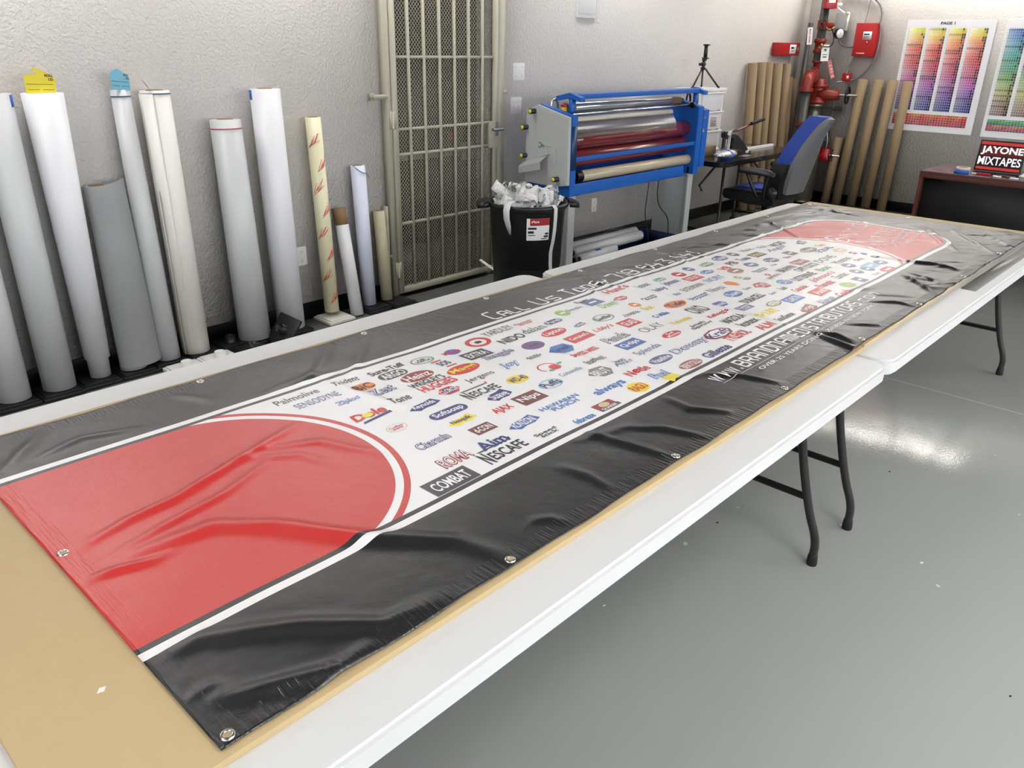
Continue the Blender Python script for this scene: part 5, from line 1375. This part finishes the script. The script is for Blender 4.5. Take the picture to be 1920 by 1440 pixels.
MB().tube([(9.13, 3.93, 1.87), (9.17, 3.90, 1.83), (9.20, 3.88, 1.84), (9.25, 3.86, 1.87)], .011, 8, sm=1).cyl((9.07, 3.92, 1.665), (9.15, 3.93, 1.672), .018, seg=12).cyl((9.10, 3.92, 1.64), (9.10, 3.92, 1.70), .012, seg=10).build('brass_fittings', BRASS, rs)
MB().tube([(9.18, 3.87, 1.85), (9.22, 3.85, 1.78), (9.23, 3.85, 1.70), (9.19, 3.86, 1.665), (9.12, 3.90, 1.668)], .006, 8, sm=2).build('capillary_hose', BLACKP, rs)
g_ = MB().cyl((9.245, 3.80, 1.80), (9.26, 3.83, 1.80), .052, seg=32).build('pressure_gauge', mat('gauge_rim', (60, 60, 62), .35, metal=.5), rs)
gd = V(-.42, -.90, 0).normalized()
k = MB(); k.cyl(V(9.250, 3.806, 1.80), V(9.250, 3.806, 1.80)+gd*.012, .046, seg=32); k.build('gauge_face', WHITEINK, g_)
k = MB(); c_ = V(9.250, 3.806, 1.80)+gd*.0125; xu = V(.90, -.42, 0)
k.box(c_+V(0, 0, .008), (.006, .002, .034), rot=Matrix.Rotation(.3, 3, 'Y'))
for a in range(0, 300, 30):
    an = R(a-60); k.box(c_+xu*.037*math.cos(an)+V(0, 0, .037*math.sin(an)), (.004, .001, .004))
k.build('gauge_needle', mat('gauge_blue', (40, 50, 110), .5), g_)
def card_(name, label, c, w_, h_, nrm, m, parent=None, tilt=0, lines=None, lm=INK):
    """small flat card facing nrm; returns object"""
    c = V(*c); n_ = V(*nrm).normalized(); xu = V(-n_.y, n_.x, 0).normalized(); yu = V(0, 0, 1)
    xu = -xu if xu.dot(V(.7, -.7, 0)) < 0 else xu
    rot = Matrix.Rotation(R(tilt), 3, n_); xu = rot @ xu; yu = rot @ yu
    q = MB(); q.poly([c-xu*w_/2-yu*h_/2, c+xu*w_/2-yu*h_/2, c+xu*w_/2+yu*h_/2, c-xu*w_/2+yu*h_/2]); q.poly([c-n_*.001+a*w_/2*xu+b*h_/2*yu for a, b in ((-1, -1), (-1, 1), (1, 1), (1, -1))])
    for (a, b), (a2, b2_) in (((-1, -1), (1, -1)), ((1, -1), (1, 1)), ((1, 1), (-1, 1)), ((-1, 1), (-1, -1))):
        p_, r__ = c+xu*w_/2*a+yu*h_/2*b, c+xu*w_/2*a2+yu*h_/2*b2_; q.poly([p_, p_-n_*.001, r__-n_*.001, r__])
    o = q.build(name, m, parent)
    if lines:
        k = MB()
        for it in lines:
            if isinstance(it[0], str): k.text(it[0], c+n_*.001+xu*it[1]*w_+yu*it[2]*h_, (xu if len(it) < 6 else yu*-1), (yu if len(it) < 6 else xu), (it[3]*w_, it[4]*h_) if len(it) < 6 else (it[3]*h_, it[4]*w_), .03)
            else:
                p_ = c+n_*.001+xu*it[0]*w_+yu*it[1]*h_
                k.poly([p_-xu*it[2]*w_/2-yu*it[3]*h_/2, p_+xu*it[2]*w_/2-yu*it[3]*h_/2, p_+xu*it[2]*w_/2+yu*it[3]*h_/2, p_-xu*it[2]*w_/2+yu*it[3]*h_/2])
        k.build('print', lm, o)
    return o
NB = (-.72, -.69, 0)
REDI = mat('red_ink', (170, 50, 50), .5)
card_('drain_sign', '', (8.985, 4.015, 1.77), .055, .17, NB, WHITEP, rs, 4, [('MAIN DRAIN', 0, 0, .82, .34, 1)], REDI)
card_('white_tag', '', (9.165, 3.895, 1.605), .085, .165, NB, WHITEP, rs, 3, [(0, .18, .3, .14), (0, -.1, .6, .04), (0, -.25, .5, .08)], mat('tag_grey', (90, 96, 92), .5))
card_('pink_tag', '', (9.285, 3.85, 1.44), .045, .20, NB, mat('pink_tag', (206, 110, 112), .5), rs, 22, [(0, .2, .6, .05), (.1, 0, .5, .10), (.1, -.15, .5, .07), (0, -.38, .8, .08)], mat('pale_print', (232, 200, 196), .5))
# strainer: big dull steel vessel
DS = mat('dull_steel_vessel', (118, 114, 104), .32, metal=.75, var=.12)
vs_ = MB().lathe([(0, .02), (.10, .02), (.128, .06), (.130, .50), (.1305, .78), (.124, .80), (.128, .81), (.12, .88), (.085, .96), (.066, .99), (.064, 1.05), (.08, 1.055), (.08, 1.08), (0, 1.08)], (9.095, 3.885, .0), seg=40).build('steel_vessel', DS, rs)
MB().cyl((9.19, 3.85, 1.035), (9.30, 3.70, 1.035), .014, seg=10).cyl((9.27, 3.74, 1.035), (9.32, 3.675, 1.035), .026, seg=12).cyl((9.285, 3.715, .985), (9.285, 3.715, 1.035), .012, seg=8).build('hose_tap', DS, rs)
# second valve low on the wall by the chair
v2 = thing('wall_valve', 'small red valve with dark handwheel on the wall behind the gaming chair', 'valve', (9.28, 3.74, .53))
MB().cyl((9.37, 3.85, .52), (9.26, 3.72, .53), .055, .062, seg=22).cyl((9.30, 3.76, .47), (9.30, 3.76, .60), .06, seg=22).build('valve_body', REDP, v2)
wheel((9.245, 3.665, .54), (-.15, -1, 0), .06, v2)
MB().cyl((9.25, 3.70, .54), (9.24, 3.57, .54), .009, seg=10).build('valve_stem', CHROME, v2)
MB().tube([(9.36, 3.79, .60), (9.33, 3.77, .66), (9.34, 3.79, .74), (9.36, 3.81, .78)], .009, 8, sm=2).build('grey_tube', mat('light_conduit', (196, 196, 192), .4), v2)
# alarm boxes
t = thing('alarm_box', 'red alarm box on the back wall above the leaning tubes', 'alarm box', (8.83, WY, 1.64))
MB().b2((8.575, WY-.085, 1.572), (9.065, WY, 1.700), bev=.006).build('enclosure', REDP, t)
MB().b2((8.62, WY-.09, 1.580), (9.055, WY-.084, 1.692), bev=.002).build('door', REDP, t)
k = MB().b2((8.815, WY-.0915, 1.592), (8.965, WY-.0902, 1.682)).build('label', WHITEINK, t)
MB().b2((8.84, WY-.0925, 1.640), (8.91, WY-.0917, 1.660)).b2((8.85, WY-.0925, 1.618), (8.91, WY-.0917, 1.625)).build('label_print', INK, k)
MB().b2((9.0, WY-.096, 1.615), (9.012, WY-.09, 1.655)).build('handle', CHROME, t)
t = thing('flow_switch_box', 'red switch box on the riser pipe, cut by the top of the photo', 'switch box', (9.14, 3.93, 2.10))
MB().box((9.14, 3.915, 2.115), (.12, .10, .15), rz=R(-44), bev=.006).build('enclosure', REDP, t)
card_('label', '', (9.103, 3.878, 2.135), .07, .08, NB, WHITEP, t, 0, [(0, .2, .6, .1), (0, -.1, .6, .05)])
MB().cyl((9.23, 3.88, 2.08), (9.27, 3.84, 2.08), .02, seg=12).build('fitting', OFFW, t)
t = thing('alarm_cabinet', 'large red fire alarm cabinet with a key lock on the poster wall', 'cabinet', (WX, 3.54, 1.74))
MB().b2((WX-.085, 3.432, 1.578), (WX, 3.655, 1.905), bev=.005).build('enclosure', mat('bright_alarm_red', (190, 30, 34), .35), t)
dd = MB().b2((WX-.091, 3.442, 1.588), (WX-.084, 3.648, 1.898), bev=.002).build('door', mat('bright_alarm_red', (190, 30, 34), .35), t)
k = MB().b2((WX-.0925, 3.475, 1.745), (WX-.0912, 3.565, 1.822)).build('label', WHITEINK, dd)
MB().b2((WX-.0932, 3.495, 1.790), (WX-.0926, 3.555, 1.802)).b2((WX-.0932, 3.485, 1.770), (WX-.0926, 3.555, 1.774)).b2((WX-.0932, 3.50, 1.757), (WX-.0926, 3.555, 1.761)).build('label_print', INK, k)
MB().cyl((WX-.10, 3.505, 1.725), (WX-.09, 3.505, 1.725), .008, seg=12).cyl((WX-.10, 3.508, 1.715), (WX-.098, 3.51, 1.68), .0012, seg=6).build('key_lock', CHROME, dd)
k = MB(); k.b2((WX-.0925, 3.52, 1.606), (WX-.0915, 3.61, 1.613)); k.build('name_print', WHITEINK, dd)
t = thing('junction_box', 'light grey metal box left of the red cabinet on the poster wall', 'box', (WX, 3.82, 1.92))
MB().b2((WX-.09, 3.775, 1.828), (WX, 3.895, 2.005), bev=.003).build('enclosure', mat('light_grey_box', (182, 184, 182), .4), t)
MB().b2((WX-.093, 3.752, 1.832), (WX-.06, 3.775, 2.008)).b2((WX-.11, 3.75, 1.99), (WX-.085, 3.775, 2.012)).build('door', WHITEP, t)
t = thing('control_box', 'small red box on conduit over the big handwheel', 'box', (9.30, 3.66, 1.36))
MB().box((9.30, 3.665, 1.365), (.06, .085, .085), bev=.004).build('enclosure', REDP, t)
MB().b2((9.2685, 3.635, 1.35), (9.2695, 3.66, 1.38)).build('label', WHITEINK, t)
CND = mat('grey_conduit', (128, 130, 132), .35, metal=.6)
for l, P, r_ in [('grey flexible conduit looping from the red cabinet edge down to the small red box', [(9.33, 3.425, 1.90), (9.335, 3.40, 1.80), (9.335, 3.40, 1.66), (9.335, 3.425, 1.52), (9.33, 3.50, 1.40), (9.32, 3.58, 1.345), (9.30, 3.66, 1.325), (9.25, 3.75, 1.31)], .0105),
                  ('grey conduit arching over the red cabinet up to the top of the photo', [(9.33, 3.425, 1.90), (9.34, 3.42, 2.0), (9.345, 3.47, 2.10), (9.35, 3.58, 2.17), (9.35, 3.70, 2.19), (9.35, 3.86, 2.19)], .0105),
                  ('short conduit joining the grey box to the red cabinet', [(9.33, 3.84, 1.828), (9.33, 3.84, 1.74), (9.33, 3.80, 1.685), (9.33, 3.72, 1.67), (9.33, 3.655, 1.672)], .009),
                  ('thin conduit running down from the red cabinet to the small red box', [(9.34, 3.635, 1.578), (9.34, 3.66, 1.50), (9.33, 3.69, 1.43), (9.31, 3.68, 1.40)], .011),
                  ('thin dark wire rising from the top of the red cabinet', [(9.345, 3.59, 1.905), (9.35, 3.575, 2.05), (9.35, 3.57, 2.3)], .004),
                  ('white conduit bending into the top of the light grey box', [(9.33, 3.82, 2.008), (9.33, 3.85, 2.02), (9.33, 3.90, 2.05), (9.33, 3.93, 2.10), (9.33, 3.93, 2.4)], .009),
                  ('thin grey cable hanging below the gate valve', [(9.25, 3.74, 1.13), (9.26, 3.74, 1.02), (9.28, 3.76, .92), (9.32, 3.80, .84)], .005)]:
    tag(MB().tube([V(*p)+V(0, 0, 0) for p in P], r_, 8, sm=3).build('conduit', CND if 'white' not in l else WHITEP), l, 'conduit', 'conduits around the red cabinet')

# ------------------------------------------------------------------ colour chart posters
PAPER = mat('glossy_poster_paper', (238, 239, 242), .18, spec=.5)
def chart_mat():
    m = bpy.data.materials.new('printed_colour_patches'); m.use_nodes = True; nt = m.node_tree
    a = nt.nodes.new('ShaderNodeAttribute'); a.attribute_name = 'patch'
    b = nt.nodes['Principled BSDF']; b.inputs['Roughness'].default_value = .2
    nt.links.new(a.outputs['Color'], b.inputs['Base Color']); return m
CM = chart_mat()
import colorsys
def poster(label, y0, z0, w_, h_, stops, low, title, seed):
    """hangs on the right wall; y decreases to the viewer's right"""
    t = thing('colour_chart_poster', label, 'poster', (WX, y0-w_/2, z0), 'colour chart posters')
    q = MB(); n = 12
    def S(u, v, off=.004):  # u right, v down
        return (WX-off-.004*math.sin(u*9+v*4)**2*(.3+v), y0-u*w_, z0-v*h_)
    g = [[q.bm.verts.new(S(i/n, j/n)) for j in range(n+1)] for i in range(n+1)]; g2 = [[q.bm.verts.new(V(*S(i/n, j/n))+V(.001, 0, 0)) for j in range(n+1)] for i in range(n+1)]
    for i in range(n):
        for j in range(n): q.face([g[i][j], g[i][j+1], g[i+1][j+1], g[i+1][j]]); q.face([g2[i][j], g2[i+1][j], g2[i+1][j+1], g2[i][j+1]])
    q.build('paper', PAPER, t)
    q = MB(); cols = []
    rn = random.Random(seed)
    def patch_(u0, u1, v0, v1, c):
        f = q.poly([S(u0, v0, .0052), S(u0, v1, .0052), S(u1, v1, .0052), S(u1, v0, .0052)])
        cols.append(c)
    def hsv(h, s_, v): 
        r_, g_, b_ = colorsys.hsv_to_rgb(h % 1, max(0, min(1, s_)), max(0, min(1, v))); c = s2l(r_*255, g_*255, b_*255); return c
    nr_, nc_ = 32, 8
    for blk in range(4):
        ua, ub = .040+blk*.232, .040+blk*.232+.192
        for r_ in range(nr_):
            f_ = (r_/nr_)*(len(stops)-1); i = int(f_); ff = f_-i
            h0, s0, v0_ = [a_*(1-ff)+b__*ff for a_, b__ in zip(stops[i], stops[min(i+1, len(stops)-1)])]
            row = rn.choice([0, 0, .0, -.35, .2]); jit = rn.uniform(-.012, .012)
            for c_ in range(nc_):
                k = c_/(nc_-1)
                sat = s0*(.45+.75*k+max(0, row)*-1.0); val = v0_*(1.02-.12*k*(1+rn.random()*.8))+row*.55*(1 if row < 0 else 0)
                if k > .8 and rn.random() < .5: val *= .5
                du = (ub-ua)/nc_; dv = .735/nr_
                patch_(ua+c_*du+.002, ua+(c_+1)*du-.001, .072+r_*dv+.0012, .072+(r_+1)*dv-.0008, hsv(h0+jit, sat, val))
    nc2, nr2 = 27, len(low)
    for r_ in range(nr2):
        for c_ in range(nc2):
            h0, s0, v0_ = low[r_]; k = c_/nc2
            patch_(.04+c_*.0325+.0015, .04+(c_+1)*.0325-.0012, .838+r_*(.105/nr2)+.001, .838+(r_+1)*(.105/nr2)-.001, hsv(h0+.03*math.sin(c_*.9+r_), s0*(1-.3*(c_ % 5)/5), v0_*(1-.25*((c_*7+r_) % 6)/6)))
    q.bm.faces.ensure_lookup_table()
    me_ = q.build('colour_patches', CM, t)
    at = me_.data.color_attributes.new('patch', 'FLOAT_COLOR', 'CORNER')
    for i, p in enumerate(me_.data.polygons):
        for li in p.loop_indices: at.data[li].color = cols[i]
    k = MB()
    if title: k.text(title, V(*S(.47, .031, .0056)), (0, -1, 0), (0, 0, 1), (.135, .026), .03)
    for blk in range(4):
        for c_ in range(8): 
            u_ = .040+blk*.232+(c_+.5)*.024; k.poly([S(u_-.002, .063, .0054), S(u_-.002, .067, .0054), S(u_+.002, .067, .0054), S(u_+.002, .063, .0054)])
        for r_ in range(32):
            v_ = .072+(r_+.5)*.735/32; u_ = .031+blk*.232; k.poly([S(u_-.004, v_-.0015, .0054), S(u_-.004, v_+.0015, .0054), S(u_+.004, v_+.0015, .0054), S(u_+.004, v_-.0015, .0054)])
    k.build('chart_numbers', INK, t)
warm = [(.165, .75, 1), (.12, .7, 1), (.05, .75, .97), (.02, .75, .95), (.0, .75, .88), (-.03, .65, .85), (-.07, .65, .80), (-.14, .55, .78), (-.22, .5, .75), (-.28, .5, .70), (-.34, .5, .62), (-.37, .75, .62)]
cool = [(.60, .6, .85), (.58, .6, .8), (.53, .6, .8), (.50, .6, .70), (.45, .55, .72), (.40, .5, .65), (.28, .6, .75), (.22, .5, .78), (.16, .5, .8), (.12, .4, .7), (.06, .35, .65), (.03, .2, .5)]
poster('glossy colour chart poster headed PAGE 1 with orange to violet patches', 3.160, 1.938, .832, 1.078, warm, [(.06, .75, .88), (.03, .8, .85), (.01, .78, .82), (.99, .7, .80), (.97, .6, .72)], 'PAGE 1', 3)
poster('glossy blue and green colour chart poster cut by the right edge of the photo', 2.243, 1.935, .832, 1.080, cool, [(.42, .45, .75), (.30, .7, .72), (.44, .7, .60), (.5, .7, .5), (.05, .65, .85), (.0, .65, .80), (.97, .6, .7), (.94, .6, .55)], '', 9)

# ------------------------------------------------------------------ desk and things on it
DKX = 7.115; DY = 2.075
MAH = mat('mahogany_laminate', (92, 48, 40), .3, var=.12, vscale=10, stretch=(1, .2, 3)); 
MODP = mat('black_modesty_panel', (26, 26, 28), .55)
dk = thing('office_desk', 'mahogany desk with a black front panel under the posters', 'desk', (7.45, 1.1, 0))
MB().b2((DKX, DY-1.85, .722), (DKX+.66, DY, .750), bev=.002).build('desktop', mat('mahogany_top', (86, 56, 54), .22, var=.1, vscale=10, stretch=(1, .2, 3)), dk)
for y in (DY-.026, DY-1.845):
    MB().b2((DKX+.004, y, .0), (DKX+.65, y+.024, .722), bev=.001).build('side_panel', MAH, dk)
MB().b2((DKX, DY-1.85, .697), (DKX+.018, DY, .7235), bev=.001).build('front_edge', MAH, dk)
MB().b2((DKX+.06, DY-1.82, .12), (DKX+.078, DY-.026, .722)).build('modesty_panel', MODP, dk)
lp = thing('laptop', 'open laptop on the desk, its screen reading JAYONE MIXTAPES in white', 'laptop', (7.36, 1.58, .75))
MB().b2((7.365, 1.420, .7505), (7.60, 1.755, .765), bev=.003).build('base', mat('dark_laptop_shell', (40, 42, 44), .35), lp)
# lid leans back a little (away from the viewer); the viewer is at -X
lo_ = V(7.372, 1.585, .768); ly_ = V(0, -1, 0); lz_ = V(.12, 0, 1).normalized(); ln2 = ly_.cross(lz_)
ln2 = V(-lz_.z, 0, lz_.x)
q = MB(); W2 = .168; H2 = .236
def LP(u, v, o): return lo_+ly_*(u*W2)+lz_*(v*H2)+ln2*o
def rect_(q, u0, u1, v0, v1, o): q.poly([LP(u0, v0, o), LP(u1, v0, o), LP(u1, v1, o), LP(u0, v1, o)])
q.box(LP(0, .5, -.004), (.007, W2*2, H2), rot=Matrix.Rotation(math.atan(.12), 3, 'Y'), bev=.003); lid = q.build('screen_bezel', BLACKP, lp)
q = MB(); rect_(q, -.94, .94, .045, .955, .0008); q.build('screen', mat('lit_screen_black', (30, 12, 14), .25, emit=.15), lid)
q = MB(); rect_(q, -.93, .93, .855, .95, .0014); rect_(q, -.93, .93, .05, .135, .0014); q.build('screen_red_bars', mat('lit_screen_red', (170, 44, 40), .3, emit=.35), lid)
q = MB(); rect_(q, -.9, .9, .50, .80, .0011); q.build('screen_maroon', mat('lit_screen_maroon', (84, 16, 22), .3, emit=.2), lid)
LM = mat('lit_screen_white', (205, 205, 208), .3, emit=.45)
q = MB(); q.text('JAYONE', LP(.02, .665, .0018), ly_, lz_, (W2*1.78, H2*.29), .035); q.text('MIXTAPES', LP(0, .335, .0018), ly_, lz_, (W2*1.82, H2*.27), .02); q.build('screen_lettering', LM, lid)
for i, (z, m_, l) in enumerate([(.7505, TAPE_B, 'roll of blue masking tape lying on the desk, lower of the two rolls'), (.7765, mat('beige_tape', (206, 196, 180), .5), 'roll of beige tape stacked on the blue one on the desk')]):
    t = thing('tape_roll', l, 'tape', (7.21, 1.795, z), 'tape rolls stacked on the desk')
    MB().lathe([(.038, .0), (.054-.002*i, .0), (.054-.002*i, .025-.005*i), (.038, .025-.005*i)], (7.21+.01*i, 1.795-.005*i, z), seg=36, closed=True).build('tape', m_, t)
    MB().lathe([(.0355, .0005), (.038, .0005), (.038, .0245-.005*i), (.0355, .0245-.005*i)], (7.21+.01*i, 1.795-.005*i, z), seg=30, closed=True).build('tape_core', CORE, t)
t = thing('utility_knife', 'red handled utility knife on the desk in front of the laptop', 'knife', (7.235, 1.655, .7505))
MB().box((7.232, 1.640, .759), (.022, .10, .014), rz=.08, bev=.004).build('handle', mat('red_knife_handle', (178, 34, 38), .35), t); MB().box((7.228, 1.705, .758), (.018, .035, .010), rz=.08, bev=.002).build('blade_cover', WHITEP, t)
t = thing('scissors', 'dark green handled scissors on the desk below the laptop', 'scissors', (7.27, 1.52, .7505))
GRN = mat('dark_green_handle', (30, 58, 50), .4)
MB().tube([(7.24+.02*math.cos(R(a)), 1.548+.024*math.sin(R(a)), .756) for a in range(0, 360, 30)], .0045, 8, closed=True).tube([(7.285+.02*math.cos(R(a)), 1.530+.024*math.sin(R(a)), .756) for a in range(0, 360, 30)], .0045, 8, closed=True).build('handles', GRN, t)
MB().box((7.27, 1.475, .7555), (.012, .10, .003), rz=.15).box((7.262, 1.472, .7575), (.012, .10, .003), rz=-.1).build('blades', STEEL, t)
t = thing('marker_pen', 'white marker pen at the front of the desk below the scissors', 'pen', (7.185, 1.525, .7505), 'pens on the desk')
MB().cyl((7.185, 1.560, .757), (7.178, 1.500, .757), .0062, seg=12).build('barrel', WHITEP, t)
dup(t, (7.178, 1.405, .7505), 'white marker pen further right along the desk edge', 'pens on the desk')
tag(MB().cyl((7.29, 1.722, .7505), (7.29, 1.722, .772), .012, seg=16).build('bottle_cap', BLACKP), 'small black cap on the desk between the tape and the laptop', 'cap')
tag(MB().box((7.42, 1.385, .757), (.20, .06, .012), rz=.03).build('paper_pad', WHITEP), 'white paper pad on the desk at the right of the laptop', 'paper')

wd = bpy.data.worlds.new('world'); SC.world = wd; wd.use_nodes = True
wd.node_tree.nodes['Background'].inputs[0].default_value = (.5, .5, .5, 1); wd.node_tree.nodes['Background'].inputs[1].default_value = .0
SC.view_settings.exposure = 0.95
